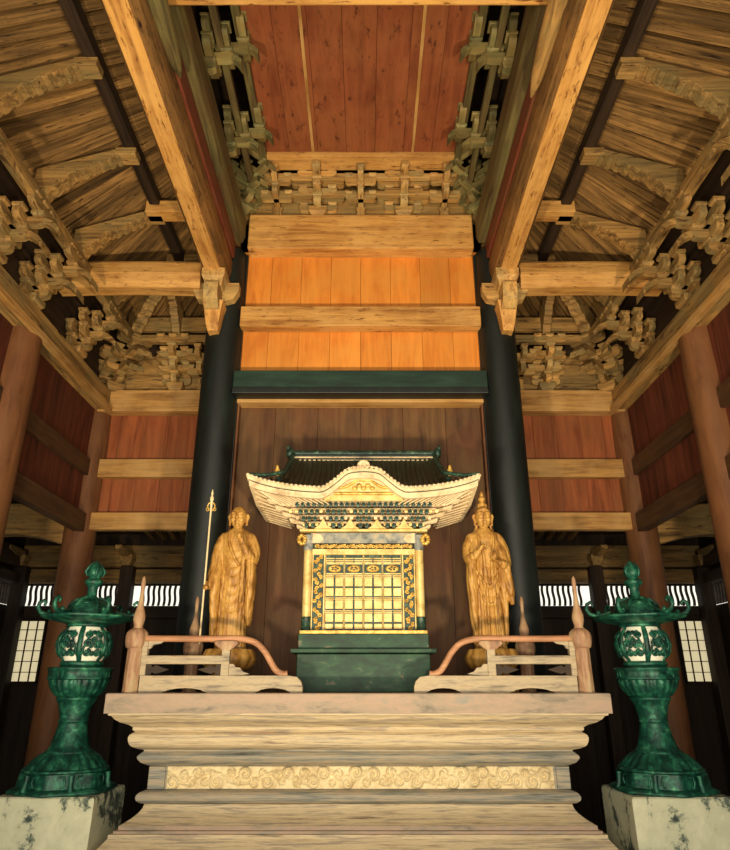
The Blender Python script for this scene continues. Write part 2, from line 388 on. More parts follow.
# board backing behind the centre brackets
mb=MB(); mb.box(-1.15,1.15,5.12,5.2,h(4.12),h(4.55)); struct('wall_centre_frieze',mb,BRKT['x'])
for s in (-1,1):
    a,b=sorted((s*1.2,s*1.26)); mb=MB().box(a,b,2.6,5.2,h(4.05),h(4.75)); struct('wall_beam_frieze_'+dside(s),mb,DARKW['y'])

# ---------------------------------------------------------------- great beams
def arch_beam(s):
    S=dside(s)
    mb=MB(); rings=[]
    for k in range(25):
        q=k/24; y=1.2+(5.08-1.2)*q
        zb=3.36+.03*math.sin(q*PI)
        x=1.285
        sec=[(-.07,zb),(.07,zb),(.105,zb+.05),(.12,zb+.13),(.118,zb+.22),(.10,zb+.26),(-.10,zb+.26),(-.118,zb+.22),(-.12,zb+.13),(-.105,zb+.05)]
        rings.append([(s*x+u,y,h(z)) for u,z in sec])
    mb.loft(rings,sm=False)
    t=thing('great_beam','huge pale-bottomed curved beam running from above the viewer to the %s black pillar'%S,'beam',(s*1.285,5.08,h(3.36)))
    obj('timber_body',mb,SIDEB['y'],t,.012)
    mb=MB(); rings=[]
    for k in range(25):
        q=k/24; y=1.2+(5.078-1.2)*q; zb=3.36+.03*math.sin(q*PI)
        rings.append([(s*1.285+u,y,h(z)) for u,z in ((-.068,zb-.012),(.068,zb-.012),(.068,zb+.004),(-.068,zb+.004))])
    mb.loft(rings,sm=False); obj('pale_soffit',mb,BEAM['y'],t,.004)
    # grooved soffit strip
    return t
for s in (-1,1):
    S=dside(s); t=arch_beam(s)
    mb=MB(); rings=[]
    for k in range(17):
        q=k/16; y=1.2+(5.03-1.2)*q; x=1.235
        sec=[(-.15,3.78),(.15,3.78),(.17,3.84),(.17,4.02),(.15,4.06),(-.15,4.06),(-.17,4.02),(-.17,3.84)]
        rings.append([(s*x+u,y,h(z)) for u,z in sec])
    mb.loft(rings,sm=False)
    solo('upper_beam',mb,GREEN['y'],'green-grey worn beam lying above the %s great beam'%S,'beam',bevel=.01)
    a,b=sorted((s*1.145,s*1.36))
    solo('red_filler_board',MB().box(a,b,1.2,5.02,h(3.61),h(3.79)),REDST,'red painted filler strip between the %s great beam and the beam above it'%S,'board')
    # bracket under beam end at pillar
    t=thing('beam_end_bracket','stepped carved bracket under the end of the %s great beam against the black pillar'%S,'bracket',(s*1.27,5.0,h(3.0)))
    x=s*1.27
    def blk(z0,z1,w,d,yc):
        rr=[]
        for q,f in ((0,.74),(.35,.82),(.55,1),(1,1)):
            z=h(z0+(z1-z0)*q); ww,dd=w*f/2,d*f/2
            rr.append([(x-ww,yc-dd,z),(x+ww,yc-dd,z),(x+ww,yc+dd,z),(x-ww,yc+dd,z)])
        return MB().loft(rr,sm=False)
    obj('bearing_block',blk(3.2,3.36,.2,.24,4.93),BRKT['y'],t,.006)
    obj('bracket_arm',MB().prism([(4.78,h(3.12)),(4.80,h(3.05)),(4.88,h(3.0)),(5.1,h(2.98)),(5.1,h(3.2)),(4.78,h(3.2))],'x',x-.06,x+.06),BRKT['y'],t,.006)
    obj('tongue_block',MB().loft([[(x-w,y0,h(z)),(x+w,y0,h(z)),(x+w,5.1,h(z)),(x-w,5.1,h(z))] for w,y0,z in ((.045,4.97,2.83),(.055,4.93,2.88),(.075,4.9,3.02),(.09,4.88,3.08))],sm=False),BEAM['z'],t,.006)
    for q in (-1,1):
        obj('side_arm',MB().prism([(x+q*.02,h(3.1)),(x+q*.16,h(3.14)),(x+q*.2,h(3.22)),(x+q*.2,h(3.3)),(x+q*.02,h(3.3))],'y',4.96,5.04),BRKT['x'],t,.006)
    # horizontal aisle beam
    mb=MB(); rings=[]
    for k in range(17):
        q=k/16; xx=s*(1.4+(2.66-1.4)*q); c=.012*math.sin(q*PI)
        sec=[(4.9,3.23+c+.04),(4.93,3.23+c),(5.07,3.23+c),(5.1,3.23+c+.04),(5.12,3.36),(5.09,3.47+c),(5.07,3.50+c),(4.93,3.50+c),(4.91,3.47+c),(4.88,3.36)]
        rings.append([(xx,yy,h(z)) for yy,z in sec])
    mb.loft(rings,sm=False); solo('aisle_beam',mb,BEAM['x'],'thick pale horizontal beam tying the %s great beam to the side wall brackets'%S,'beam',bevel=.008)
    a,b=sorted((s*1.4,s*1.86)); solo('short_tie',MB().box(a,b,4.62,4.76,h(3.8),h(3.92)),BEAM['x'],'short pale tie between purlin and upper side of the %s great beam'%S,'beam',bevel=.008)
    # carved tongue hanging beside beam at the top of the picture
    mb=MB(); rings=[]
    L=.95 if s>0 else .8
    for k in range(13):
        q=k/12; y=2.3+L*q; w=.062*math.sqrt(max(0.02,1-q**3))*(1.1-.1*q); zc=3.58+.02*q
        rings.append([(s*1.135+w*math.cos(a),y,h(zc+w*math.sin(a))) for a in [2*PI*i/10 for i in range(10)]])
    mb.loft(rings); solo('carved_tongue',mb,(AGED if s>0 else GREEN)['y'],'long tongue-shaped carved timber beside the %s great beam at the top of the picture'%S,'carved timber')

# ---------------------------------------------------------------- purlins and roof
def pyr(x,y,zp=4.0,k=.4):
    m_=max(abs(x),y-3.65); return zp+k*(1.85-m_)
for s in (-1,1):
    S=dside(s); a,b=sorted((s*1.74,s*1.83))
    solo('purlin',MB().box(a,b,1.0,5.5,h(3.87),h(3.98)),DARKW['y'],'dark purlin running back under the rafters of the %s aisle roof'%S,'purlin',bevel=.01)
    a,b=sorted((s*1.3,s*1.92)); solo('purlin',MB().box(a,b,5.44,5.56,h(3.84),h(3.96)),AGED['x'],'worn purlin across the back of the %s aisle roof above the aisle beam'%S,'purlin',bevel=.01)
    # outer carrying purlins above the brackets
    a,b=sorted((s*2.36,s*2.44)); solo('bracket_purlin',MB().box(a,b,1.0,6.1,h(3.32),h(3.42)),AGED['y'],'long worn purlin lying on the %s side wall brackets'%S,'purlin',bevel=.008)
    a,b=sorted((s*1.3,s*2.4)); solo('bracket_purlin',MB().box(a,b,6.02,6.1,h(3.30),h(3.38)),AGED['x'],'worn purlin lying on the rear %s wall brackets'%S,'purlin',bevel=.008)
    solo('bracket_purlin',MB().box(a,b,6.08,6.14,h(3.46),h(3.62)),AGED['x'],'upper dark board beam above the rear %s wall brackets'%S,'purlin',bevel=.008)
    a,b=sorted((s*2.62,s*2.7)); solo('inner_purlin',MB().box(a,b,1.0,6.3,h(3.3),h(3.66)),DARKW['y'],'dark board beam behind the %s side wall brackets'%S,'purlin')
    a,b=sorted((s*1.3,s*2.7)); solo('inner_purlin',MB().box(a,b,6.3,6.38,h(3.3),h(3.75)),DARKW['x'],'dark board beam behind the rear %s wall brackets'%S,'purlin')
    # roof boards
    mb=MB()
    R=[(s*1.2,1.0),(s*2.9,1.0),(s*2.9,6.55),(s*1.2,4.85)]
    def sl(pts):
        lo=[(x,y,h(pyr(x,y)+.07)) for x,y in pts]; hi_=[(x,y,z+.03) for x,y,z in lo]
        mb.add(lo+hi_,[(0,1,2,3),(7,6,5,4),(0,4,5,1),(1,5,6,2),(2,6,7,3),(3,7,4,0)])
    sl(R); sl([(s*1.2,4.85),(s*2.9,6.55),(s*1.2,6.55),(s*1.2,5.4)]); 
    struct('ceiling_roof_'+S,mb,ROOF['x'])
    # fanned rafters
    def rafter(p,q,label,group):
        P=Vector((p[0],p[1],h(pyr(*p)))); Q=Vector((q[0],q[1],h(pyr(*q))))
        d=(Q-P); L=d.length; o_mid=(P+Q)/2
        w=.034; mb=MB().box(-L/2,L/2,-w,w,0,.065)
        o=solo('rafter',mb,ROOF['x'],label,'rafter',group,loc=(0,0,0))
        xa=d.normalized(); ya=Vector((0,0,1)).cross(xa).normalized(); za=xa.cross(ya)
        M=Matrix((xa,ya,za)).transposed().to_4x4(); M.translation=o_mid
        o.matrix_world=M
    cy=3.65
    n=50
    for i in range(n):
        yw=1.0+(6.4-1.0)*i/(n-1)+ .0
        yi=cy+(yw-cy)*1.22/2.75
        if yw<cy: yi=cy+(yw-cy)*.85
        lab='weathered roof rafter of the %s aisle, fanning out above the side wall'%S
        rafter((s*1.22,yi),(s*2.75,yw),lab,'fanned side rafters of the %s aisle roof'%S)
    for i in range(13):
        xw=2.66-1.28*i/12.
        xi=xw*1.25/2.75
        yi=4.95; xi=xw*(yi-cy)/2.75
        if xi<1.0:  # start where clear of the beam
            xi=max(xi,.0); 
            yi=cy+2.75*1.36/xw if 1.36/xw*2.75<2.75 else 5.3; xi=1.36
            if xw<1.4: continue
        rafter((s*xi,min(yi,6.2)),(s*xw,6.4),'weathered roof rafter fanning back above the rear %s wall'%S,'fanned rear rafters of the %s aisle roof'%S)
    # carved strut arms
    def strut(P,Q,label,w=.058):
        """wedge arm with scalloped underside from outer point P to inner point Q (plan), P outside"""
        P=Vector((P[0],P[1],0)); Q=Vector((Q[0],Q[1],0)); d=Q-P; L=d.length; u=d.normalized(); n_=Vector((-u.y,u.x,0))
        top=[];bot=[]
        N=40
        for k in range(N+1):
            q=k/N
            zt=3.66+(3.87-3.66)*q+.0
            zb=3.3+.50*q**.8+.05*math.sin(q*PI)
            sc=abs(math.sin(q*PI*10))**.7*.026
            if q>.42 and q<.46: sc-=.03
            top.append((q*L,zt)); bot.append((q*L,min(zb+.02-sc,zt-.02)))
        poly=bot+top[::-1]
        vs=[];
        for sd in (-w,w):
            for a_,z in poly: c=P+u*a_+n_*sd; vs.append((c.x,c.y,h(z)))
        m_=len(poly); N1=N+1
        fs=[]
        for k in range(N): fs.append((k,k+1,m_-2-k,m_-1-k)); fs.append((m_+k+1,m_+k,2*m_-1-k,2*m_-2-k))
        for k in range(m_): fs.append((k,m_+k,m_+(k+1)%m_,(k+1)%m_))
        mb=MB(); mb.add(vs,fs)
        o=solo('carved_strut',mb,AGED['x'],label,'strut','carved scalloped struts of the aisle roof',bevel=.004)
        return o
    for i,(y,lb) in enumerate(((2.42,'first above the viewer'),(3.23,'nearest the viewer in the picture'),(4.02,'second from the viewer'),(4.74,'just before the aisle beam'),(5.5,'just beyond the aisle beam'))):
        strut((s*2.46,y),(s*1.84,y),'curved strut with scalloped underside on the %s side wall, %s'%(S,lb))
        # small cap block on the purlin
        solo('cap_block',MB().box(s*1.81-.08,s*1.81+.08,y-.06,y+.06,h(3.80),h(3.87)),AGED['x'],'small block under the %s purlin heading the strut %s'%(S,lb),'block',bevel=.006)
    strut((s*2.42,6.12),(s*1.84,5.5),'diagonal carved strut rising from the rear %s corner'%S)
    strut((s*1.93,6.12),(s*1.93,5.5),'carved strut standing forward from the rear %s wall'%S,.04)
    strut((s*1.42,6.12),(s*1.42,5.5),'short carved strut beside the %s black pillar at the rear wall'%S,.04)

# ---------------------------------------------------------------- bracket sets
def armpoly(a,b,z0,hh,cut=.055):
    P=[(a,z0+hh),(a,z0+hh*.5)]
    for k in range(5): q=k/4*PI/2; P.append((a+cut*(1-math.cos(q)),z0+hh*.5*(1-math.sin(q))))
    for k in range(5): q=(4-k)/4*PI/2; P.append((b-cut*(1-math.cos(q)),z0+hh*.5*(1-math.sin(q))))
    P+=[(b,z0+hh*.5),(b,z0+hh)]
    return P
def sqblock(mb,x,y,z,w,hh):
    rr=[]
    for q,f in ((0,.70),(.18,.74),(.4,.9),(.5,1),(1,1)):
        ww=w*f/2; rr.append([(x-ww,y-ww,z+hh*q),(x+ww,y-ww,z+hh*q),(x+ww,y+ww,z+hh*q),(x-ww,y+ww,z+hh*q)])
    mb.loft(rr,sm=False)
def bracket_proto(label,mats,tiers=3,step=.12,pitch=.12,nose=False,wide=.24,cat='bracket set',thk=.028,nl=.15,nw=.06):
    """local: x along the wall, -y out into the room, z up from the plate"""
    t=thing('bracket_set',label,cat)
    bb=MB(); sqblock(bb,0,0,0,.17,.09); obj('bearing_block',bb,mats['x'],t,.004,True)
    z=.08
    th=thk; ah=pitch*.62; bh=pitch*.38
    for k in range(tiers):
        # projecting arm
        e=-(step*(k+1)+.05)
        obj('projecting_arm',MB().prism(armpoly(e,.06,z,ah),'x',-th,th),mats['y'],t,.004,True)
        for j in range(max(0,k-1),k+1):
            L=wide*(.72 if j==k else 1.0)
            yy=-step*j
            obj('wall_arm',MB().prism(armpoly(-L,L,z,ah),'y',yy-th,yy+th),mats['x'],t,.004,True)
            for xx in (-L+.045,L-.045):
                b=MB(); sqblock(b,xx,yy,z+ah,.085,bh); obj('small_block',b,mats['x'],t,.003,True)
        b=MB(); sqblock(b,0,-step*(k+1),z+ah,.095,bh); obj('small_block',b,mats['x'],t,.003,True)
        if nose and k>0:
            rr=[]
            for i in range(9):
                q=i/8; yy=e-nl*q; zz=z+ah*.55-.04*q-.09*q*q*nl/.15; w=.03+nw*q**2*(1 if q<.95 else .85); tt=.03
                rr.append([(-w,yy,zz-tt),(w,yy,zz-tt),(w*.8,yy,zz+tt),(-w*.8,yy,zz+tt)])
            obj('nose',MB().loft(rr,sm=False),mats['y'],t,.005,True)
        z+=pitch
    # end row arm on top step
    yy=-step*tiers; L=wide*.8
    obj('wall_arm',MB().prism(armpoly(-L,L,z-.0,ah*.9),'y',yy-th,yy+th),mats['x'],t,.004,True)
    for xx in (-L+.045,0,L-.045):
        b=MB(); sqblock(b,xx,yy,z+ah*.9,.08,bh*.8); obj('small_block',b,mats['x'],t,.003,True)
    return t
protos={}
def place(kind,x,y,z,rz,label,group,sc=(1,1,1)):
    if kind not in protos:
        mats,kw=kinds[kind]; protos[kind]=bracket_proto('',mats,**kw); o=protos[kind]
    else: o=copy_tree(protos[kind])
    o.location=(x,y,z); o.rotation_euler=(0,0,rz); o.scale=sc
    tag(o,label,None,group); return o
def minor_proto(mats,step,pitch,tiers):
    t=thing('bracket_set','', 'bracket set')
    z=.02+pitch; ah=pitch*.62; bh=pitch*.38
    obj('strut_post',MB().prism([(-.05,0),(.05,0),(.035,z*.5),(.05,z),(-.05,z),(-.035,z*.5)],'y',-.03,.02),mats['z'],t,.003,True)
    for k in range(1,tiers):
        e=-(step*(k+1)+.03)
        obj('projecting_arm',MB().prism(armpoly(e,.02,z,ah),'x',-.025,.025),mats['y'],t,.004,True)
        yy=-step*k; L=.145
        obj('wall_arm',MB().prism(armpoly(-L,L,z,ah,.04),'y',yy-.025,yy+.025),mats['x'],t,.004,True)
        for xx in (-L+.035,0,L-.035):
            b=MB(); sqblock(b,xx,yy if xx else -step*(k+1),z+ah,.07,bh); obj('small_block',b,mats['x'],t,.003,True)
        z+=pitch
    return t
kinds={'centre':(BRKT,dict(step=.115,pitch=.1,wide=.25,thk=.034)),
       'inner':(GREY,dict(step=.115,pitch=.1,wide=.235,nose=True,nl=.07,nw=.02)),
       'side':(AGED,dict(step=.1,pitch=.115,wide=.2,nose=True)),
       'rear':(BRKT,dict(step=.1,pitch=.115,wide=.21))}
zc=h(4.1)
for i,x in enumerate((-.405,.405)):
    place('centre',x,5.1,zc,0,'large stepped bracket cluster above the centre beam, %s of the two'%('left' if x<0 else 'right'),None)
mn=minor_proto(BRKT,.115,.1,3); mn.location=(0,5.1,zc); mn['label']='small strutted bracket exactly midway above the centre beam'
for x in (-.79,.79):
    o=copy_tree(mn); o.location=(x,5.1,zc); o['label']='small strutted bracket near the %s end of the centre beam'%dside(x)
for s in (-1,1):
    S=dside(s); rz=s*(-PI/2)
    # facing inward: local -y must point to -s x
    rz = -PI/2 if s<0 else PI/2
    rz = {-1:PI/2,1:-PI/2}[s]
    place('inner',s*1.12,4.98,zc-.02,{-1:PI/4,1:-PI/4}[s],'diagonal grey-green bracket cluster in the %s corner of the red ceiling'%S,None)
    for k,y in enumerate((4.3,3.5,2.8)):
        place('inner',s*1.2,y,h(4.04),rz,'grey-green bracket cluster along the %s edge of the red ceiling, %s'%(S,('nearest its rear corner','middle one','nearest the front beam')[k]),None)
    for k,y in enumerate((2.45,3.23,4.0,4.62,5.5)):
        place('side',s*2.68,y,h(2.84),rz,'carved bracket cluster on the %s side wall, %s'%(S,('first overhead','nearest the viewer in the picture','second from the viewer','carrying the aisle beam','between aisle beam and rear corner')[k]),None)
    place('side',s*2.62,6.3,h(2.84),{-1:PI/4,1:-PI/4}[s],'diagonal carved bracket cluster in the rear %s corner'%S,None,(1.1,1.35,1))
    place('rear',s*1.95,6.34,h(2.86),0,'pale bracket cluster at the middle of the rear %s wall plate'%S,None)
    place('rear',s*1.4,6.34,h(2.86),0,'pale bracket cluster on the rear %s wall plate beside the black pillar'%S,None)
    o=copy_tree(mn); o.location=(s*1.67,6.34,h(2.86)); o.scale=(1.0,1,1.2); o['label']='small strutted bracket between two clusters on the rear %s wall'%S
    # board behind brackets
    a,b=sorted((s*1.3,s*2.72)); mb=MB().box(a,b,6.36,6.42,h(2.8),h(3.8)); struct('wall_bracket_backing_rear_'+S,mb,REDP['x'] if False else AGED['x'])
    a,b=sorted((s*2.72,s*2.78)); mb=MB().box(a,b,1.0,6.4,h(2.8),h(3.8)); struct('wall_bracket_backing_side_'+S,mb,DARKW['y'])
# stepping purlins joining centre brackets
for k in range(1,4):
    lab=('lowest','middle','uppermost')[k-1]
    z0=4.1+.08+.1*k+(.02 if k==3 else 0)
    y=5.1-.115*k
    hw=1.12-.1*k
    solo('bracket_rail',MB().box(-hw,hw,y-.022,y+.022,h(z0-.008),h(z0+.045)),BRKT['x'],'pale rail joining the brackets above the centre beam, %s of three'%lab,'beam',bevel=.004)
solo('ceiling_edge_rail',MB().box(-.86,.86,4.66,4.84,h(4.45),h(4.5)),BEAM['x'],'pale rail along the rear edge of the red ceiling','beam',bevel=.004)
for s in (-1,1):
    a,b=sorted((s*.85,s*.91)); solo('ceiling_edge_rail',MB().box(a,b,2.72,4.72,h(4.44),h(4.49)),GREEN['y'],'dark rail along the %s edge of the red ceiling'%dside(s),'beam',bevel=.004)
    a,b=sorted((s*.98,s*1.03)); solo('bracket_rail',MB().box(a,b,2.72,4.95,h(4.3),h(4.35)),GREEN['y'],'dark rail joining the brackets under the %s ceiling edge'%dside(s),'beam',bevel=.004)
exec_marker=1

# ================================================================ ALTAR
AY0,AY1,AX=4.2,5.0,1.487
def rectring(d,z): return [(-(AX-d),AY0+d,h(z)),((AX-d),AY0+d,h(z)),((AX-d),AY1,h(z)),(-(AX-d),AY1,h(z))]
def band(prof): return MB().loft([rectring(d,z) for d,z in prof],sm=False)
altar=thing('altar','large molded altar platform in worn pinkish grey and cream paint with carved frieze','altar',(0,4.6,0))
bands=[('top_slab',ALT3,[(.0,-.155),(.0,-.05),(.006,-.045)]),
('upper_cove',ALT,[(.15,-.262),(.137,-.25),(.137,-.235),(.115,-.22),(.075,-.205),(.05,-.188),(.035,-.17),(.02,-.166),(.02,-.155)]),
('upper_roll',ALT,[(.2,-.362),(.165,-.352),(.14,-.34),(.13,-.33),(.122,-.31),(.120,-.29),(.125,-.277),(.137,-.268),(.15,-.262)]),
('necking_roll',ALT2,[(.235,-.452),(.21,-.44),(.19,-.43),(.175,-.412),(.17,-.402),(.175,-.39),(.19,-.377),(.2,-.37),(.2,-.362)]),
('waist',ALT2,[(.25,-.578),(.25,-.452)]),
('lower_roll',ALT2,[(.235,-.652),(.205,-.643),(.188,-.63),(.183,-.615),(.187,-.6),(.2,-.588),(.235,-.578)]),
('base_flare',ALT,[(.13,-.745),(.15,-.735),(.18,-.715),(.205,-.695),(.222,-.672),(.228,-.652)]),
('base_fillet',ALT3,[(.105,-.782),(.105,-.768),(.125,-.766),(.125,-.745)]),
('base_step',ALT,[(-.02,-1.0),(-.02,-.91),(.03,-.86),(.055,-.835),(.085,-.80),(.085,-.782)]),
('plinth',ALT,[(-.06,-1.5),(-.06,-1.0)])]
for nm,m_,pr in bands: obj(nm,band(pr),m_,altar,.002)
for x in (-1.19,1.22):
    obj('corner_post',MB().box(x-.065 if x<0 else x-.035,x+.035 if x<0 else x+.045,4.436,4.47,h(-.575),h(-.455)),ALT2,altar,.004)
def relief():
    x0,x1,z0,z1=-1.145,1.17,-.574,-.456; nx,nz=660,36
    rnd=random.Random(5); cen=[]
    x=x0+.04; k=0
    while x<x1:
        R=rnd.uniform(.022,.056); cen.append((x,-.515+(.022 if k%2 else -.024)*rnd.uniform(.6,1.2),R,rnd.choice((-1,1)),rnd.uniform(0,6.28))); x+=R*rnd.uniform(1.15,1.6); k+=1
    vs=[];fs=[]
    for j in range(nz+1):
        for i in range(nx+1):
            X=x0+(x1-x0)*i/nx; Z=z0+(z1-z0)*j/nz; v=0
            stem=abs(Z+.515-.03*math.sin(X*21+1.5*math.sin(X*5)))
            v=max(0,1-stem/.016)*.6
            for cx,cz,R,dr,ph in cen:
                dx=X-cx
                if abs(dx)>R: continue
                dz=Z-cz; r=math.hypot(dx,dz)
                if r<R:
                    th=math.atan2(dz,dx)
                    s_=.5+.5*math.cos(2*PI*(r/R)**.8*(1.1+R*9)-dr*th*(1 if R>.035 else 3)+ph)
                    v=max(v,(.35+.65*s_)*min(1,(R-r)/R*3.5))
            ed=min(1,min(X-x0,x1-X,Z-z0,z1-Z)/.004)
            vs.append((X,4.446-.026*v*max(ed,0)-.006*noise.noise(Vector((X*60,Z*60,3))),h(Z)))
    for j in range(nz):
        for i in range(nx):
            a=j*(nx+1)+i; fs.append((a,a+1,a+nx+2,a+nx+1))
    return MB().add(vs,fs,True)
obj('carved_frieze',relief(),CARV,altar)

# ================================================================ RAILINGS
TOP=-.045
def newel(x,y,sc,label,group=None):
    t=thing('newel_post',label,'post',(x,y,h(TOP)))
    obj('post',MB().lathe([(.052,0),(.05,.02),(.047,.27*sc),(.046,.30*sc)],8,(x,y,h(TOP)),False,a0=PI/8),NEWEL,t,.003)
    cap=MB().lathe([(.047,.255*sc),(.056,.262*sc),(.062,.29*sc),(.063,.325*sc),(.058,.348*sc),(.045,.362*sc),(.03,.372*sc)],32,(x,y,h(TOP)),True,rf=lambda a,z,r:1+.12*abs(math.cos(4*a)))
    obj('lotus_cap',cap,NEWEL,t)
    g=MB().lathe([(.026,.365*sc),(.03,.375*sc),(.026,.385*sc),(.03,.40*sc),(.036,.425*sc),(.035,.45*sc),(.027,.48*sc),(.018,.515*sc),(.013,.56*sc),(.012,.60*sc),(.014,.645*sc),(.011,.675*sc),(.004,.69*sc)],24,(x,y,h(TOP)))
    obj('finial',g,NEWEL,t); return t
for s in (-1,1):
    S=dside(s); RY=4.28
    newel(s*1.37,RY,1.0,'tall pink-grey newel post with pointed finial at the front %s corner of the altar'%S)
    newel(s*1.16,4.86,.92,'small newel post with pointed finial behind the %s railing in front of the black pillar'%S)
    t=thing('altar_railing','low painted railing with curved inner end on the %s front of the altar'%S,'railing',(s*.85,RY,h(TOP)))
    def X(a,b): return sorted((s*a,s*b))
    # base rail with scalloped feet
    P=[(1.315,TOP),(1.315,.052),(.42,.052),(.37,.045),(.345,.02),(.335,-.01),(.335,TOP),(.37,TOP)]
    for k in range(7): q=k/6; P.append((.40+.22*q,TOP+.028*math.sin(q*PI)**.6 if 0<k<6 else TOP))
    P+=[(.74,TOP),(.80,TOP)]
    for k in range(7): q=k/6; P.append((.90+.28*q,TOP+.028*math.sin(q*PI)**.6 if 0<k<6 else TOP))
    obj('base_rail',MB().prism([(s*a,h(z)) for a,z in P],'y',RY-.03,RY+.03),RAILP,t,.004)
    a,b=X(.80,1.315); obj('middle_rail',MB().box(a,b,RY-.025,RY+.025,h(.118),h(.168)),RAILP,t,.006)
    a,b=X(.785,.835); obj('upright',MB().box(a,b,RY-.022,RY+.022,h(.045),h(.215)),RAILP,t,.005)
    obj('flower_cap',MB().loft([[(s*.81-w,RY-d,h(z)),(s*.81+w,RY-d,h(z)),(s*.81+w,RY+d,h(z)),(s*.81-w,RY+d,h(z))] for w,d,z in ((.022,.02,.195),(.05,.026,.215),(.075,.03,.235),(.07,.03,.25),(.03,.02,.255))],sm=False),NEWEL,t,.006)
    path=[(1.33,.268),(1.1,.266),(.9,.266),(.78,.268),(.70,.262),(.63,.24),(.575,.19),(.535,.13),(.50,.082),(.46,.062),(.43,.064)]
    # smooth it
    pp=[]
    for i in range(len(path)-1):
        p0=path[max(i-1,0)];p1=path[i];p2=path[i+1];p3=path[min(i+2,len(path)-1)]
        for k in range(6):
            u=k/6; pp.append(tuple(.5*((2*p1[j])+(-p0[j]+p2[j])*u+(2*p0[j]-5*p1[j]+4*p2[j]-p3[j])*u*u+(-p0[j]+3*p1[j]-3*p2[j]+p3[j])*u**3) for j in (0,1)))
    pp.append(path[-1])
    obj('hand_rail',MB().tube([(s*a,RY,h(z)) for a,z in pp],.019,12),RAILR,t)
    a,b=X(1.29,1.325); obj('end_upright',MB().box(a,b,RY-.022,RY+.022,h(.05),h(.25)),RAILP,t,.005)
    # carved fillers in the openings
    for e in (0,1):
        q=1 if e==0 else -1; xo=1.29 if e==0 else .835
        P=[(xo,.052),(xo,.118),(xo-q*.03,.116),(xo-q*.035,.10),(xo-q*.06,.112),(xo-q*.10,.098),(xo-q*.14,.088),(xo-q*.105,.075),(xo-q*.06,.062),(xo-q*.035,.072),(xo-q*.03,.056)]
        obj('carved_filler',MB().prism([(s*a,h(z)) for a,z in P],'y',RY-.01,RY+.01),DARKW['x'],t,.003)
    P=[(.785,.05),(.785,.12),(.76,.118),(.745,.10),(.72,.098),(.70,.075),(.66,.062),(.72,.056)]
    obj('carved_filler',MB().prism([(s*a,h(z)) for a,z in P],'y',RY-.01,RY+.01),RAILP,t,.003)
    P=[(1.29,.25),(1.29,.205),(1.275,.21),(1.262,.23),(1.22,.236),(1.2,.25)]
    obj('carved_filler',MB().prism([(s*a,h(z)) for a,z in P],'y',RY-.01,RY+.01),RAILP,t,.003)

# ================================================================ SHRINE
XS=.03
shrine=thing('miniature_shrine','ornate miniature shrine with dark tiled curved roof and gilded doors on a green base','shrine',(XS,4.75,h(TOP)))
def SX(a,b): return (XS+a,XS+b)
obj('base_block',MB().box(*SX(-.435,.435),4.55,4.98,h(TOP),h(.19)),BASEG,shrine,.006)
obj('base_ledge',MB().box(*SX(-.475,.475),4.52,4.99,h(.195),h(.22)),BASEG,shrine,.004)
obj('base_upper',MB().box(*SX(-.43,.43),4.56,4.98,h(.22),h(.315)),BASEG,shrine,.005)
obj('sill',MB().box(*SX(-.425,.425),4.57,4.98,h(.315),h(.338)),GOLDC,shrine,.003)
obj('cabinet_body',MB().box(*SX(-.37,.37),4.68,4.96,h(.338),h(1.0)),DKGR,shrine)
for s in (-1,1):
    x=XS+s*.39
    c=obj('column',MB().lathe([(.03,.43),(.03,.9)],20,(x,4.66,H)),GOLD,shrine)
    obj('column_socket',MB().lathe([(.04,.338),(.04,.35),(.032,.36),(.033,.425),(.036,.43)],20,(x,4.66,H)),DKGR,c)
    obj('column_band',MB().lathe([(.033,.88),(.034,.99)],20,(x,4.66,H)),BLUEG,c)
    fl=MB()
    for k in range(9): a=k*.7; fl.ell((x+s*(.045+.022*math.cos(a)),4.64-.01*(k%3),h(.955)+.028*math.sin(a)),(.017,.017,.014),8,6)
    obj('carved_nose',fl,GOLDC,c)
    a,b=sorted((s*.275,s*.355)); 
    obj('side_panel',MB().box(XS+a,XS+b,4.655,4.68,h(.345),h(.875)),DKGR,shrine)
    cv=MB(); rn=random.Random(3)
    for k in range(26):
        zz=.36+.5*k/25; xx=XS+s*.315+.02*math.sin(k*1.9); R=.016
        pth=[(xx+R*(1-i/11)*math.cos(i*.9*(1 if k%2 else -1)+k),4.652-.006*(i%2),h(zz)+R*(1-i/11)*math.sin(i*.9*(1 if k%2 else -1)+k)) for i in range(10)]
        cv.tube(pth,.0055,6)
    obj('carved_scrollwork',cv,GOLDC,shrine)
    a,b=sorted((s*.268,s*.278)); obj('panel_frame',MB().box(XS+a,XS+b,4.645,4.68,h(.345),h(.875)),GOLD,shrine,.002)
    a,b=sorted((s*.35,s*.358)); obj('panel_frame',MB().box(XS+a,XS+b,4.645,4.68,h(.345),h(.875)),GOLD,shrine,.002)
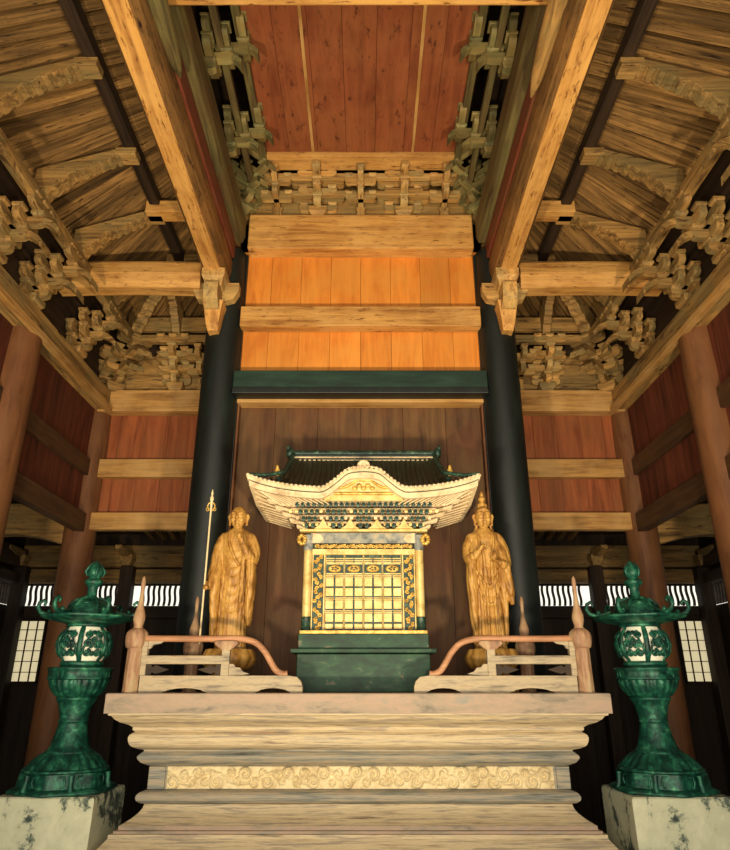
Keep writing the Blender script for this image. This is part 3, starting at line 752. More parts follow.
# four door leaves
for i in range(4):
    x0=XS-.266+i*.133; x1=x0+.131
    d=obj('door',MB().box(x0,x1,4.655,4.675,h(.345),h(.85)),DKGR,shrine)
    g=MB()
    rows=[(.352,.385),(.398,.452),(.484,.540),(.568,.622),(.634,.690)]
    cw=.131/2
    for c in range(2):
        cx0=x0+.006+c*cw; cx1=cx0+cw-.012
        for z0,z1 in rows: g.box(cx0,cx1,4.645,4.656,h(z0),h(z1))
        for zz in (.458,.470,.546,.556,.696,.706,.80,.812,.826): g.box(cx0-.003,cx1+.003,4.648,4.656,h(zz-.0035),h(zz+.0035))
    g.box(x0,x0+.004,4.645,4.656,h(.345),h(.85)).box(x1-.004,x1,4.645,4.656,h(.345),h(.85)).box(x0+.006,x1-.006,4.65,4.656,h(.715),h(.725)).box(x0+.006,x1-.006,4.65,4.656,h(.785),h(.795))
    obj('gilt_fittings',g,GOLD,d,.0015)
    mm=MB(); mm.lathe([(.046,0),(.046,.006),(.036,.009)],24,(0,0,0),True,M=Matrix.Translation(((x0+x1)/2,4.655,h(.755)))@Matrix.Rotation(PI/2,4,'X')@Matrix.Diagonal((1,.55,1,1)))
    md=obj('medallion',mm,GOLDC,d)
    cc=MB()
    for k in range(5): a=k*1.256+i; cc.ell(((x0+x1)/2+.02*math.cos(a),4.645,h(.755)+.01*math.sin(a)),(.009,.004,.005),8,6)
    obj('medallion_relief',cc,DKGR,md)
obj('door_lintel',MB().box(*SX(-.36,.36),4.63,4.68,h(.85),h(.89)),GOLD,shrine,.004)
cv=MB()
for k in range(34):
    xx=XS-.33+.66*k/33; R=.014
    cv.tube([(xx+R*(1-i/11)*math.cos(i*.9+k*2),4.63,h(.908)+R*(1-i/11)*math.sin(i*.9+k*2)) for i in range(10)],.005,6)
obj('carved_band',cv,GOLDC,shrine)
obj('grey_beam',MB().box(*SX(-.375,.375),4.63,4.70,h(.93),h(1.005)),BLUEG,shrine,.006)
for s in (-1,1):
    obj('beam_corner_leaf',MB().prism([(XS+s*.36,h(.93)),(XS+s*.36,h(1.0)),(XS+s*.30,h(.99)),(XS+s*.28,h(.955)),(XS+s*.31,h(.93))],'y',4.622,4.63),CREAM,shrine,.002)
obj('bracket_plate',MB().box(*SX(-.45,.45),4.60,4.98,h(1.008),h(1.025)),GOLD,shrine,.003)
# brackets between plate and eaves
for k in range(4):
    y=4.62-.055*k; z=1.07+.035*k; hw=.42+.045*k
    obj('bracket_course',MB().box(*SX(-hw,hw),y,4.98,h(z),h(z+.012)),CREAM,shrine,.002)
    bl=MB(); n=int(hw*2/.042)
    for i in range(n+1):
        xx=XS-hw+2*hw*i/n; sqblock(bl,xx,y+.004,h(z-.022),.026,.024)
    obj('small_blocks',bl,CREAM if k%2 else GOLD,shrine)
for i in range(5):
    cx=XS-.38+.19*i; c=MB()
    for k in range(4):
        y=4.60-.055*k; z=1.03+.036*k; hw=.022+.018*k
        for j in range(k+2):
            xx=cx-hw+2*hw*j/(k+1); sqblock(c,xx,y,h(z),.028,.026); c.prism([(y+.03,h(z)+.012),(y-.03,h(z)+.018),(y-.03,h(z)+.03),(y+.03,h(z)+.03)],'x',xx-.008,xx+.008)
    obj('bracket_cluster',c,DKGR,shrine)
for i in range(4):
    cx=XS-.285+.19*i
    P=[(cx-.065,1.025),(cx-.03,1.045),(cx-.012,1.075),(cx,1.098),(cx+.012,1.075),(cx+.03,1.045),(cx+.065,1.025)]
    obj('gold_gable_piece',MB().prism([(a,h(z)) for a,z in P],'y',4.585,4.60),GOLD,shrine,.003)
for s in (-1,1):
    c=MB()
    for k in range(5):
        z=1.03+.035*k; L=.07+.048*k
        for w_ in (0,.035,.07):
            p0=Vector((XS+s*.40,4.68-w_,h(z))); p1=Vector((XS+s*(.40+L),4.66-w_-.045*k,h(z+.02)))
            c.tube([p0,(p0+p1)/2-Vector((0,0,.004)),p1],[.009,.010,.011],4,False)
    obj('corner_brackets',c,CREAM,shrine)
EU=.79
def zb(u): u=abs(u); return 1.232+.095*(u/EU)**3.5
def bump(u):
    u=abs(u); q=min(max((u-.09)/.21,0),1); return .118*(1-q*q*(3-2*q))+.03*max(0,1-(u/.16)**2)
def Zf(u): return zb(u)+bump(u)
def rise(t): return .40*(.5*t+.5*t*t)
def rz_(u,t,ts=None): return zb(u)*(1-0)+bump(u)*(1-t)**2.2+rise(t if ts is None else ts)+.0
def roofgrid(u0,u1,nu,skirt):
    mb=MB(); vs=[];fs=[]; ts=[k/12 for k in range(13)]; rows=[(t,4.3+.55*t) for t in ts]+[(t,4.85+.33*(1-t)) for t in ts[::-1][1:]]
    for t,y in rows:
        for i in range(nu+1):
            u=u0+(u1-u0)*i/nu
            tt=min(t,(EU-abs(u))/.55) if skirt else t
            vs.append((XS+u,y,h(zb(u)+bump(u)*(1-t)**2.2+rise(tt))))
    n=nu+1
    m0=len(vs); vs+= [(x,y,z-.02) for x,y,z in vs]
    for j in range(len(rows)-1):
        for i in range(nu):
            a=j*n+i; fs.append((a,a+1,a+n+1,a+n)); fs.append((m0+a,m0+a+n,m0+a+n+1,m0+a+1))
    mb.add(vs,fs,True)
    # tile rolls
    k=round((u1-u0)/.036)
    for i in range(k+1):
        u=u0+(u1-u0)*i/k
        P=[]
        for t,y in rows[:13]:
            if skirt and t>(EU-abs(u))/.55: break
            P.append((XS+u,y,h(zb(u)+bump(u)*(1-t)**2.2+rise(t))+.004))
        if len(P)>1: mb.tube(P,.0105,6)
    return mb
obj('roof_slope',roofgrid(-.54,.54,60,False),TILE,shrine)
for s in (-1,1): obj('hip_roof',roofgrid(*( (-EU,-.54) if s<0 else (.54,EU)),14,True),TILE,shrine)
rdg=MB().box(*SX(-.56,.56),4.815,4.885,h(1.60),h(1.655)); obj('ridge',rdg,TILE,shrine,.004)
obj('ridge_cap',MB().tube([(XS-.575,4.85,h(1.672)),(XS+.575,4.85,h(1.672))],.024,12),DKGR,shrine)
obj('ridge_molding',MB().box(*SX(-.57,.57),4.805,4.815,h(1.622),h(1.632)).box(*SX(-.57,.57),4.805,4.815,h(1.60),h(1.607)),CREAM,shrine)
for s in (-1,1):
    P=[(XS+s*(.545+.006*k),4.83-.043*k,h(zb(.54)+rise((4.83-.043*k-4.3)/.55)+.02)) for k in range(10)]
    obj('verge_ridge',MB().tube(P,.02,8),DKGR,shrine)
    e=MB().ell((XS+s*.57,4.84,h(1.67)),(.03,.04,.045),12,8); e.ell((XS+s*.585,4.84,h(1.71)),(.014,.03,.025),10,6)
    obj('ridge_end_ornament',e,DKGR,shrine)
    e=MB().ell((XS+s*.605,4.43,h(1.39)),(.022,.022,.03),12,8).ell((XS+s*.605,4.42,h(1.42)),(.012,.012,.02),10,6); obj('verge_end_ornament',e,GOLDC,shrine)
    P=[(XS+s*(.57+.022*k),4.42-.0115*k,h(zb(.57+.022*k)+rise(max(0,(EU-.57-.022*k)/.55))+.012)) for k in range(11)]
    obj('corner_ridge',MB().tube(P,.014,8),DKGR,shrine)
# eave boards
def eavepath(ins=0):
    P=[]
    for k in range(11): y=5.16-(5.16-4.3-ins)*k/10; P.append((-EU+ins,y,zb(EU)-.055*(min(1,(y-4.3)/.35))))
    n=72
    for k in range(1,n): u=-EU+ins+(2*EU-2*ins)*k/n; P.append((u,4.3+ins,Zf(u)))
    for k in range(10,-1,-1): y=5.16-(5.16-4.3-ins)*k/10; P.append((EU-ins,y,zb(EU)-.055*(min(1,(y-4.3)/.35))))
    return P
def eaveband(ins,zt,zb_,th):
    A=eavepath(ins);B=eavepath(ins+th); rings=[]
    for a,b in zip(A,B): rings.append([(XS+a[0],a[1],h(a[2]+zt)),(XS+a[0],a[1],h(a[2]+zb_)),(XS+b[0],b[1],h(b[2]+zb_)),(XS+b[0],b[1],h(b[2]+zt))])
    return MB().loft(rings,sm=False)
obj('eave_edge',eaveband(0,.014,-.022,.03),CREAM,shrine)
obj('eave_dark_line',eaveband(.012,-.022,-.028,.03),DKGR,shrine)
obj('eave_board',eaveband(.014,-.028,-.066,.03),CREAM,shrine)
bd=MB()
EP=eavepath(0)
acc=0
for k in range(len(EP)-1):
    a=Vector(EP[k]);b=Vector(EP[k+1]); L=(b-a).length; q=0
    while acc<L:
        p=a+(b-a)*(acc/L); bd.ell((XS+p.x,p.y-.004,h(p.z+.006)),(.013,.01,.012),8,6); acc+=.031
    acc-=L
obj('tile_ends',bd,CREAM,shrine)
# soffit
A=eavepath(.03); rings=[[(XS+p[0],p[1],h(p[2]-.055)) for p in A]]
def inner(p,f,z):
    u=max(-.56,min(.56,p[0]*.72)); y=max(4.46,p[1]) ; 
    return (XS+p[0]*(1-f)+u*f, p[1]*(1-f)+y*f, h((p[2]-.045)*(1-f)+z*f))
for f in (.33,.66,1): rings.append([inner(p,f,1.165) for p in A])
obj('soffit',MB().loft(rings,closed=False,caps=False,sm=True),CREAM,shrine)
rf=MB()
for p in A[10:-10][::2]:
    if abs(p[0])<.29: continue
    q=inner(p,.9,1.16); P0=Vector((XS+p[0],p[1]+.01,h(p[2]-.06))); Q=Vector((q[0],q[1],q[2]-.012)); rf.tube([P0,Q],.006,4,False)
for sg in (-1,1):
    rf=MB()
    for p in A[10:-10][::2]:
        if p[0]*sg<.29: continue
        q=inner(p,.9,1.16); rf.tube([Vector((XS+p[0],p[1]+.01,h(p[2]-.06))),Vector((q[0],q[1],q[2]-.012))],.006,4,False)
    obj('front_eave_rafters',rf,CREAM,shrine)
rf=MB()
for p in A[:10]:
    q=inner(p,.9,1.16); P0=Vector((XS+p[0],p[1],h(p[2]-.06))); Q=Vector((q[0],q[1],q[2]-.012)); rf.tube([P0,Q],.006,4,False)
obj('side_eave_rafters',rf,CREAM,shrine); rf=MB()
for p in A[-10:]:
    q=inner(p,.9,1.16); rf.tube([Vector((XS+p[0],p[1],h(p[2]-.06))),Vector((q[0],q[1],q[2]-.012))],.006,4,False)
obj('side_eave_rafters',rf,CREAM,shrine)
P=[(XS-.27,1.165)]+[(XS+u/100,Zf(u/100)-.055) for u in range(-26,27,2)]+[(XS+.27,1.165)]
obj('gable_panel',MB().prism([(a,h(z)) for a,z in P],'y',4.36,4.375),GOLD,shrine)
g=MB()
for s in (-1,1): g.tube([(XS+s*.22*q,4.35,h(1.215+.085*math.cos(q*PI/2)**1.0+ .01*math.sin(q*9))) for q in [i/10 for i in range(11)]],.009,8)
g.tube([(XS-.2,4.35,h(1.212)),(XS+.2,4.35,h(1.212))],.010,8)
for k in range(5): g.ell((XS-.06+.03*k,4.35,h(1.25+.02*(k%2))),(.018,.008,.014),8,6)
obj('gable_carving',g,GOLDC,shrine)
e=MB()
for k in range(7):
    a=PI*k/6; e.ell((XS+.03*math.cos(a),4.31,h(1.40)+.028*math.sin(a)),(.016,.012,.014),10,6)
e.ell((XS,4.31,h(1.405)),(.022,.014,.02),12,8)
obj('gable_ornament',e,CREAM,shrine)

# ================================================================ BRONZE LANTERNS
def lantern(cx,cy,label,flip):
    k=.968; c=(cx,cy,H)
    t=thing('bronze_lantern',label,'lantern',(cx,cy,h(-.6)))
    def lz(pr,n=48,rf=None,a0=0,sm=True): return MB().lathe([(r,z*k) for r,z in pr],n,c,sm,rf,a0=a0)
    hexr=lambda am: (lambda a,z,r: 1/ (math.cos(((a+PI/6)%(PI/3))-PI/6)*am+(1-am)))
    a6=PI/6+.2
    obj('foot_ring',lz([(.262,-.619),(.285,-.615),(.285,-.60),(.262,-.588),(.25,-.584)],72,hexr(.75)),BRONZE,t)
    ft=obj('panelled_base',lz([(.245,-.586),(.235,-.51),(.235,-.505)],72,hexr(.75),sm=True),BRONZE,t)
    for i in range(6):
        a=PI/6*0+i*PI/3+PI/6; d=Vector((math.cos(a),math.sin(a),0)); u=Vector((-d.y,d.x,0)); r=.236
        ctr=Vector(c)+d*(r*.93)+Vector((0,0,-.546*k))
        mb=MB(); w,hh=.088,.027
        pts=[ctr+u*x_+Vector((0,0,z_))+d*.012 for x_,z_ in ((-w,-hh),(0,-hh-.003),(w,-hh),(w+.008,0),(w,hh),(0,hh+.003),(-w,hh),(-w-.008,0),(-w,-hh))]
        mb.tube(pts,.006,6); obj('panel_frame',mb,BRONZE,ft)
        a2=i*PI/3; d2=Vector((math.cos(a2),math.sin(a2),0))
        mb=MB(); mb.tube([Vector(c)+d2*.272+Vector((0,0,-.60*k)),Vector(c)+d2*.262+Vector((0,0,-.55*k)),Vector(c)+d2*.258+Vector((0,0,-.51*k))],[.02,.014,.02],8); obj('corner_stud',mb,BRONZE,ft)
    obj('base_rim',lz([(.235,-.505),(.252,-.50),(.252,-.488),(.235,-.484),(.22,-.48)]),BRONZE,t)
    obj('petal_dome',lz([(.222,-.482),(.205,-.462),(.175,-.425),(.150,-.408),(.14,-.40)],96,lambda a,z,r:1+.09*abs(math.sin(a*12))),BRONZE,t)
    obj('stem',lz([(.142,-.402),(.142,-.392),(.13,-.386),(.115,-.36),(.098,-.30),(.088,-.25),(.082,-.225),(.088,-.222),(.09,-.212),(.084,-.205),(.086,-.19),(.1,-.13),(.118,-.092),(.124,-.088),(.124,-.078),(.115,-.07)]),BRONZE,t)
    obj('lotus_bowl',lz([(.118,-.07),(.135,-.055),(.152,-.03),(.165,-.005),(.172,.02),(.172,.03)],96,lambda a,z,r:1+.07*abs(math.sin(a*12))),BRONZE,t)
    obj('hexagonal_collar',lz([(.17,.03),(.18,.034),(.182,.04),(.178,.048),(.178,.085),(.185,.092),(.188,.1),(.18,.108),(.12,.112),(.105,.12)],72,hexr(.6)),BRONZE,t)
    for i in range(6):
        a=i*PI/3+PI/6; d=Vector((math.cos(a),math.sin(a),0)); u=Vector((-d.y,d.x,0)); ctr=Vector(c)+d*.166+Vector((0,0,.066*k))
        mb=MB().tube([ctr+u*x_+Vector((0,0,z_)) for x_,z_ in ((-.07,-.014),(.07,-.014),(.07,.014),(-.07,.014),(-.07,-.014))],.004,6)
        for q in range(4): mb.tube([ctr+u*(-.05+.033*q+.011*math.cos(j))+Vector((0,0,.009*math.sin(j))) for j in range(6)],.003,5)
        obj('collar_panel',mb,BRONZE,t)
    # openwork fire globe
    gz=.255*k; Rg=.168
    def gp(az,el,r=Rg): return (cx+r*math.cos(el)*math.cos(az),cy+r*math.cos(el)*math.sin(az),h(gz)+r*.82*math.sin(el))
    lo=obj('globe_rim_lower',MB().lathe([(.1,gz-.145),(.128,gz-.138),(.135,gz-.118),(.128,gz-.105),(.11,gz-.105)],48,c),BRONZE,t)
    obj('globe_rim_upper',MB().lathe([(.11,gz+.105),(.13,gz+.108),(.13,gz+.125),(.1,gz+.135)],48,c),BRONZE,t)
    obj('paper_liner',MB().lathe([(.1,gz-.12),(.12,gz-.1),(.14,gz-.05),(.145,gz),(.14,gz+.05),(.12,gz+.1),(.1,gz+.12)],36,c),PALEP,t)
    for i in range(6):
        az=i*PI/3+.2*flip+PI/2+PI/6*0
        mb=MB(); mb.tube([gp(az,e*.01*PI/2) for e in range(-54,55,9)],.016,8,flat=.5); obj('globe_rib',mb,BRONZE,t)
        mb=MB(); cz=az+PI/6
        for sgn in (-1,1):
            # S scrolls
            for e0,dr in ((-.42,1),(.0,-1),(.42,1)):
                pts=[]
                for j in range(15):
                    a=j*.62*dr*sgn+ (PI/2 if e0 else 0); rr=.14*(1-j/17)
                    pts.append(gp(cz+sgn*.23+rr*math.cos(a)*1.05,e0+rr*1.15*math.sin(a)))
                mb.tube(pts,.0095,6)
            mb.tube([gp(cz+sgn*.44*(1-q)**.5*1.0,-.55+1.1*q) for q in [j/8 for j in range(9)]],.007,6)
        mb.tube([gp(cz+.10*math.cos(a),.12+.16*math.sin(a)) for a in [j*2*PI/12 for j in range(13)]],.006,6)
        for e0,a0_,R_ in ((-.12,.10,.09),(-.12,-.10,.09),(-.48,0,.10),(.5,0,.09),(.12,0,.06)):
            mb.tube([gp(cz+a0_+R_*math.cos(j*.7)*(1-j/16),e0+R_*math.sin(j*.7)*(1-j/16)) for j in range(13)],.007,6)
        obj('globe_scrollwork',mb,BRONZE,t)
    obj('roof_plate',MB().lathe([(.12,.385*k),(.2,.402*k),(.265,.418*k),(.278,.43*k),(.27,.44*k),(.24,.442*k),(.15,.45*k)],72,c,True,hexr(.5)),BRONZE,t)
    dm=obj('roof_dome',lz([(.155,.45),(.148,.475),(.132,.505),(.105,.53),(.08,.542),(.05,.55)],72,lambda a,z,r:1+.05*abs(math.cos(a*3))),BRONZE,t)
    for i in range(6):
        az=i*PI/3+.2*flip+PI/6*0
        d=Vector((math.cos(az),math.sin(az),0)); mb=MB()
        mb.tube([Vector(c)+d*r_+Vector((0,0,z_*k)) for r_,z_ in ((.17,.47),(.22,.452),(.27,.448),(.305,.46),(.325,.49),(.318,.525),(.295,.54),(.278,.525),(.285,.508))],[.012,.013,.014,.015,.014,.013,.012,.010,.007],8)
        mb.tube([Vector(c)+d*r_+Vector((0,0,z_*k)) for r_,z_ in ((.145,.47),(.125,.52),(.09,.548),(.05,.562))],.011,8)
        mb.ell(tuple(Vector(c)+d*.25+Vector((0,0,.468*k))),(.016,.016,.016),8,6)
        obj('curled_corner',mb,BRONZE,t)
        if i%2==0:
            cz=az+PI/6; d=Vector((math.cos(cz),math.sin(cz),0)); cc=Vector(c)+d*.128+Vector((0,0,.505*k)); u=Vector((-d.y,d.x,0)); w=Vector((0,0,1))*.8-d*.5
            mb=MB().tube([cc+u*.022*math.cos(a)+w*.02*math.sin(a) for a in [j*2*PI/12 for j in range(13)]],.007,6); obj('smoke_hole',mb,BRONZE,dm)
    fn=obj('finial_neck',lz([(.06,.55),(.045,.562),(.032,.575),(.03,.62),(.035,.64),(.054,.655),(.06,.67),(.054,.685),(.035,.692),(.035,.70)],32),BRONZE,t)
    jm=lz([(.03,.70),(.045,.715),(.05,.735),(.045,.758),(.028,.785),(.012,.805),(.003,.82)],24,lambda a,z,r:1+.10*abs(math.cos(a*2)))
    for i in range(4):
        a=i*PI/2+.5; jm.tube([(cx+.05*math.cos(a),cy+.05*math.sin(a),h(.71*k)),(cx+.062*math.cos(a),cy+.062*math.sin(a),h(.74*k)),(cx+.045*math.cos(a+.2),cy+.045*math.sin(a+.2),h(.775*k)),(cx+.02*math.cos(a+.3),cy+.02*math.sin(a+.3),h(.81*k))],[.004,.010,.008,.002],6)
    obj('flaming_jewel',jm,BRONZE,t)
    return t
lantern(-1.80,4.56,'tall green bronze lantern with openwork globe on the left stone block',1)
lantern(1.86,4.56,'tall green bronze lantern with openwork globe on the right stone block',-1)
for x0,x1,S in ((-2.1,-1.51,'left'),(1.57,2.16,'right')):
    mb=MB(); rings=[]
    nn=20
    for z,g in ((0,.012),(.3,.008),(.6,.004),(.87,0),(.9-.008,.003),(.9,.012)):
        ring=[]
        per=[(x0+g,4.3+g),(x1-g,4.3+g),(x1-g,4.84-g),(x0+g,4.84-g)]
        for e in range(4):
            a=per[e];b=per[(e+1)%4]
            for q in range(nn):
                f=q/nn; px=a[0]+(b[0]-a[0])*f; py=a[1]+(b[1]-a[1])*f
                nz_=noise.noise(Vector((px*6,py*6,z*4)))*.005
                ring.append((px+nz_,py+nz_,z))
        rings.append(ring)
    mb.loft(rings,sm=False); solo('stone_block',mb,PLAST,'square block coated in peeling pale plaster under the %s bronze lantern'%S,'stone block')
exec_marker=2

# ================================================================ STATUES
def interp(tab,z):
    if z<=tab[0][0]: return tab[0][1:]
    for a,b in zip(tab,tab[1:]):
        if z<=b[0]:
            q=(z-a[0])/(b[0]-a[0]); q=q*q*(3-2*q)
            return tuple(a[i]+(b[i]-a[i])*q for i in range(1,len(a)))
    return tab[-1][1:]
def limb(mb,pts,rad,n=12):
    P=[Vector(p) for p in pts]; out=[];R=[]
    for i in range(len(P)-1):
        p0=P[max(i-1,0)];p1=P[i];p2=P[i+1];p3=P[min(i+2,len(P)-1)]
        for k in range(5):
            u=k/5; out.append(.5*((2*p1)+(-p0+p2)*u+(2*p0-5*p1+4*p2-p3)*u*u+(-p0+3*p1-3*p2+p3)*u**3)); R.append(rad[i]+(rad[i+1]-rad[i])*u)
    out.append(P[-1]);R.append(rad[-1]); mb.tube(out,R,n)
def hand(mb,w,d,up,s,curl=.6,k=1.0):
    """wrist w, d = direction of the fingers, up = back of hand normal, s = side of thumb (+1 / -1)"""
    w=Vector(w);d=Vector(d).normalized();up=Vector(up); up=(up-d*up.dot(d)).normalized(); sd=d.cross(up)*s
    M=Matrix((sd,d,up)).transposed().to_4x4(); M.translation=w+d*.022*k
    mb.ell((0,0,0),(.020*k,.027*k,.011*k),12,8,M)
    for i,(o,L) in enumerate(((.014,.036),(.005,.041),(-.005,.038),(-.014,.030))):
        p=w+d*.040*k+sd*o*k; a=0; pts=[p]; 
        for j in range(3):
            a+=curl*.75; pts.append(pts[-1]+(d*math.cos(a)-up*math.sin(a))*L*k/3)
        limb(mb,pts,[.0062*k,.006*k,.0055*k,.0045*k],8)
    p=w+d*.012*k+sd*.018*k
    limb(mb,[p,p+(sd*.8+d*.6)*.014*k,p+(sd*.6+d*.8)*.026*k-up*.008*k,p+(sd*.2+d)*.034*k-up*.014*k],[.0075*k,.007*k,.0062*k,.005*k],8)
def head(mb,c,hh,hair=None):
    """c centre of the head; hh head height"""
    x,y,z=c; k=hh/.15; mb0=mb; mb=MB()
    mb.ell((x,y,z+.006*k),(.052*k,.06*k,.070*k),24,18)           # skull
    mb.ell((x,y-.016*k,z-.03*k),(.041*k,.042*k,.045*k),20,14)     # jaw
    mb.ell((x,y-.050*k,z-.062*k),(.016*k,.014*k,.012*k),12,8)     # chin
    for s in (-1,1):
        mb.ell((x+s*.024*k,y-.040*k,z-.022*k),(.018*k,.018*k,.02*k),12,8)     # cheek
        mb.ell((x+s*.0225*k,y-.0525*k,z+.004*k),(.0135*k,.008*k,.0065*k),12,8) # eyelid
        limb(mb,[(x+s*.006*k,y-.060*k,z+.016*k),(x+s*.022*k,y-.060*k,z+.024*k),(x+s*.042*k,y-.047*k,z+.016*k)],[.0035*k,.004*k,.003*k],8) # brow
        limb(mb,[(x+s*.052*k,y-.002*k,z+.022*k),(x+s*.060*k,y+.004*k,z+.006*k),(x+s*.056*k,y,z-.02*k),(x+s*.052*k,y-.004*k,z-.055*k)],[.009*k,.010*k,.007*k,.008*k],8) # ear
    limb(mb,[(x,y-.058*k,z+.018*k),(x,y-.066*k,z+.002*k),(x,y-.074*k,z-.016*k)],[.006*k,.0065*k,.009*k],10)  # nose
    for s in (-1,1): mb.ell((x+s*.008*k,y-.064*k,z-.018*k),(.006*k,.007*k,.005*k),8,6)
    limb(mb,[(x-.018*k,y-.054*k,z-.036*k),(x,y-.063*k,z-.0345*k),(x+.018*k,y-.054*k,z-.036*k)],[.0028*k,.005*k,.0028*k],8)
    limb(mb,[(x-.014*k,y-.054*k,z-.043*k),(x,y-.062*k,z-.0435*k),(x+.014*k,y-.054*k,z-.043*k)],[.0028*k,.005*k,.0028*k],8)
    mb0.add([((p[0]-x)*1.2+x,p[1],p[2]) for p in mb.v],mb.f,True)
def remesh(mb,name,vox,dispf):
    me=mb.mesh(name+'_raw'); o=bpy.data.objects.new(name+'_raw',me); COL.objects.link(o)
    r=o.modifiers.new('r','REMESH'); r.mode='VOXEL'; r.voxel_size=vox
    sm=o.modifiers.new('s','SMOOTH'); sm.factor=.5; sm.iterations=2
    bpy.context.view_layer.update()
    ev=o.evaluated_get(bpy.context.evaluated_depsgraph_get()); m2=bpy.data.meshes.new_from_object(ev)
    nv=len(m2.vertices); N=[v.normal.copy() for v in m2.vertices]; C=[v.co.copy() for v in m2.vertices]
    for i in range(nv): m2.vertices[i].co=C[i]+N[i]*dispf(C[i],N[i])
    m2.polygons.foreach_set('use_smooth',[True]*len(m2.polygons)); m2.update()
    bpy.data.objects.remove(o); m2.name=name
    return m2
def tri(x):  # soft ridge wave
    return abs(math.sin(x))**.7-.5
def robe(mb,tab,n=56):
    rings=[]
    z=tab[0][0]
    zs=[tab[0][0]+(tab[-1][0]-tab[0][0])*k/60 for k in range(61)]
    for z in zs:
        rx,ry,cy=interp(tab,z); rings.append([(rx*math.copysign(abs(math.cos(a))**.88,math.cos(a)),cy+ry*math.sin(a),z) for a in [2*PI*i/n for i in range(n)]])
    mb.loft(rings)
def sleeve(mb,sx,pts):
    """hanging sleeve: list of (z, x centre, y centre, rx, ry)"""
    rings=[]
    for z,xc,yc,rx,ry in pts: rings.append([(sx*(xc)+rx*math.cos(a),yc+ry*math.sin(a),z) for a in [2*PI*i/20 for i in range(20)]])
    mb.loft(rings)
def figure_monk():
    mb=MB()
    robe(mb,[(.0,.115,.085,0),(.03,.112,.084,0),(.2,.108,.085,0),(.42,.11,.088,0),(.55,.112,.09,0),(.66,.122,.088,0),(.74,.13,.082,0),(.78,.125,.074,.002),(.81,.095,.06,.004),(.835,.045,.045,.004)])
    limb(mb,[(0,.004,.80),(0,0,.85),(0,-.004,.88)],[.05,.038,.036],16)
    head(mb,(0,-.006,.914),.165)
    # right arm (viewer's left) reaching to the staff, left arm raised with jewel
    limb(mb,[(-.06,0,.785),(-.112,0,.755),(-.145,-.01,.66),(-.155,-.035,.56),(-.165,-.085,.45),(-.178,-.125,.405)],[.028,.044,.05,.046,.034,.018])
    limb(mb,[(.06,0,.785),(.112,0,.755),(.145,-.01,.68),(.145,-.04,.60),(.105,-.10,.64),(.07,-.125,.70)],[.028,.044,.05,.045,.034,.018])
    sleeve(mb,-1,[(.05,.135,.0,.022,.04),(.2,.138,-.02,.03,.05),(.36,.142,-.04,.038,.06),(.48,.14,-.04,.042,.062),(.6,.125,-.01,.045,.055),(.70,.10,0,.05,.05),(.76,.075,0,.03,.03)])
    sleeve(mb,1,[(.16,.135,-.01,.012,.03),(.24,.138,-.03,.026,.05),(.4,.14,-.04,.034,.06),(.55,.135,-.04,.04,.062),(.66,.115,-.03,.045,.06),(.72,.09,-.01,.05,.05),(.775,.07,0,.03,.03)])
    hand(mb,(-.182,-.128,.41),(-.3,-.6,-.25),(-1,.2,.3),-1,1.0)
    hand(mb,(.072,-.122,.695),(-.35,-.35,.85),(.2,.8,.5),1,.75)
    mb.ell((.05,-.165,.752),(.019,.019,.019),14,10)
    # collar edges
    limb(mb,[(-.055,.03,.825),(-.06,-.05,.79),(-.04,-.085,.70),(.0,-.098,.62),(.05,-.10,.55)],[.012]*5,8)
    limb(mb,[(.055,.03,.825),(.065,-.05,.79),(.085,-.085,.70),(.08,-.10,.55),(.075,-.095,.30)],[.012]*5,8)
    for s in (-1,1): mb.ell((s*.045,-.06,.0),(.03,.06,.022),14,8)
    def disp(p,n):
        x,y,z=p
        if z>.80: return 0
        a=math.atan2(y,x); d=0; front=max(0,-n.y)
        if z<.62:
            d+=.012*tri(9*a+1.2*math.sin(z*9))*min(1,(.62-z)/.15)*(1-.75*front*(abs(x)<.07))
        if abs(x)<.085 and .22<z<.66 and n.y<0:
            d+=.011*tri((z-2.6*x*x*3)*52)*front*min(1,(.085-abs(x))/.03)
        if abs(x)>.085: d+=.005*tri(z*24+x*60+2*math.sin(y*30))
        if x>.075 and z<.66: d+=.004*tri(x*150)
        return d
    return mb,disp
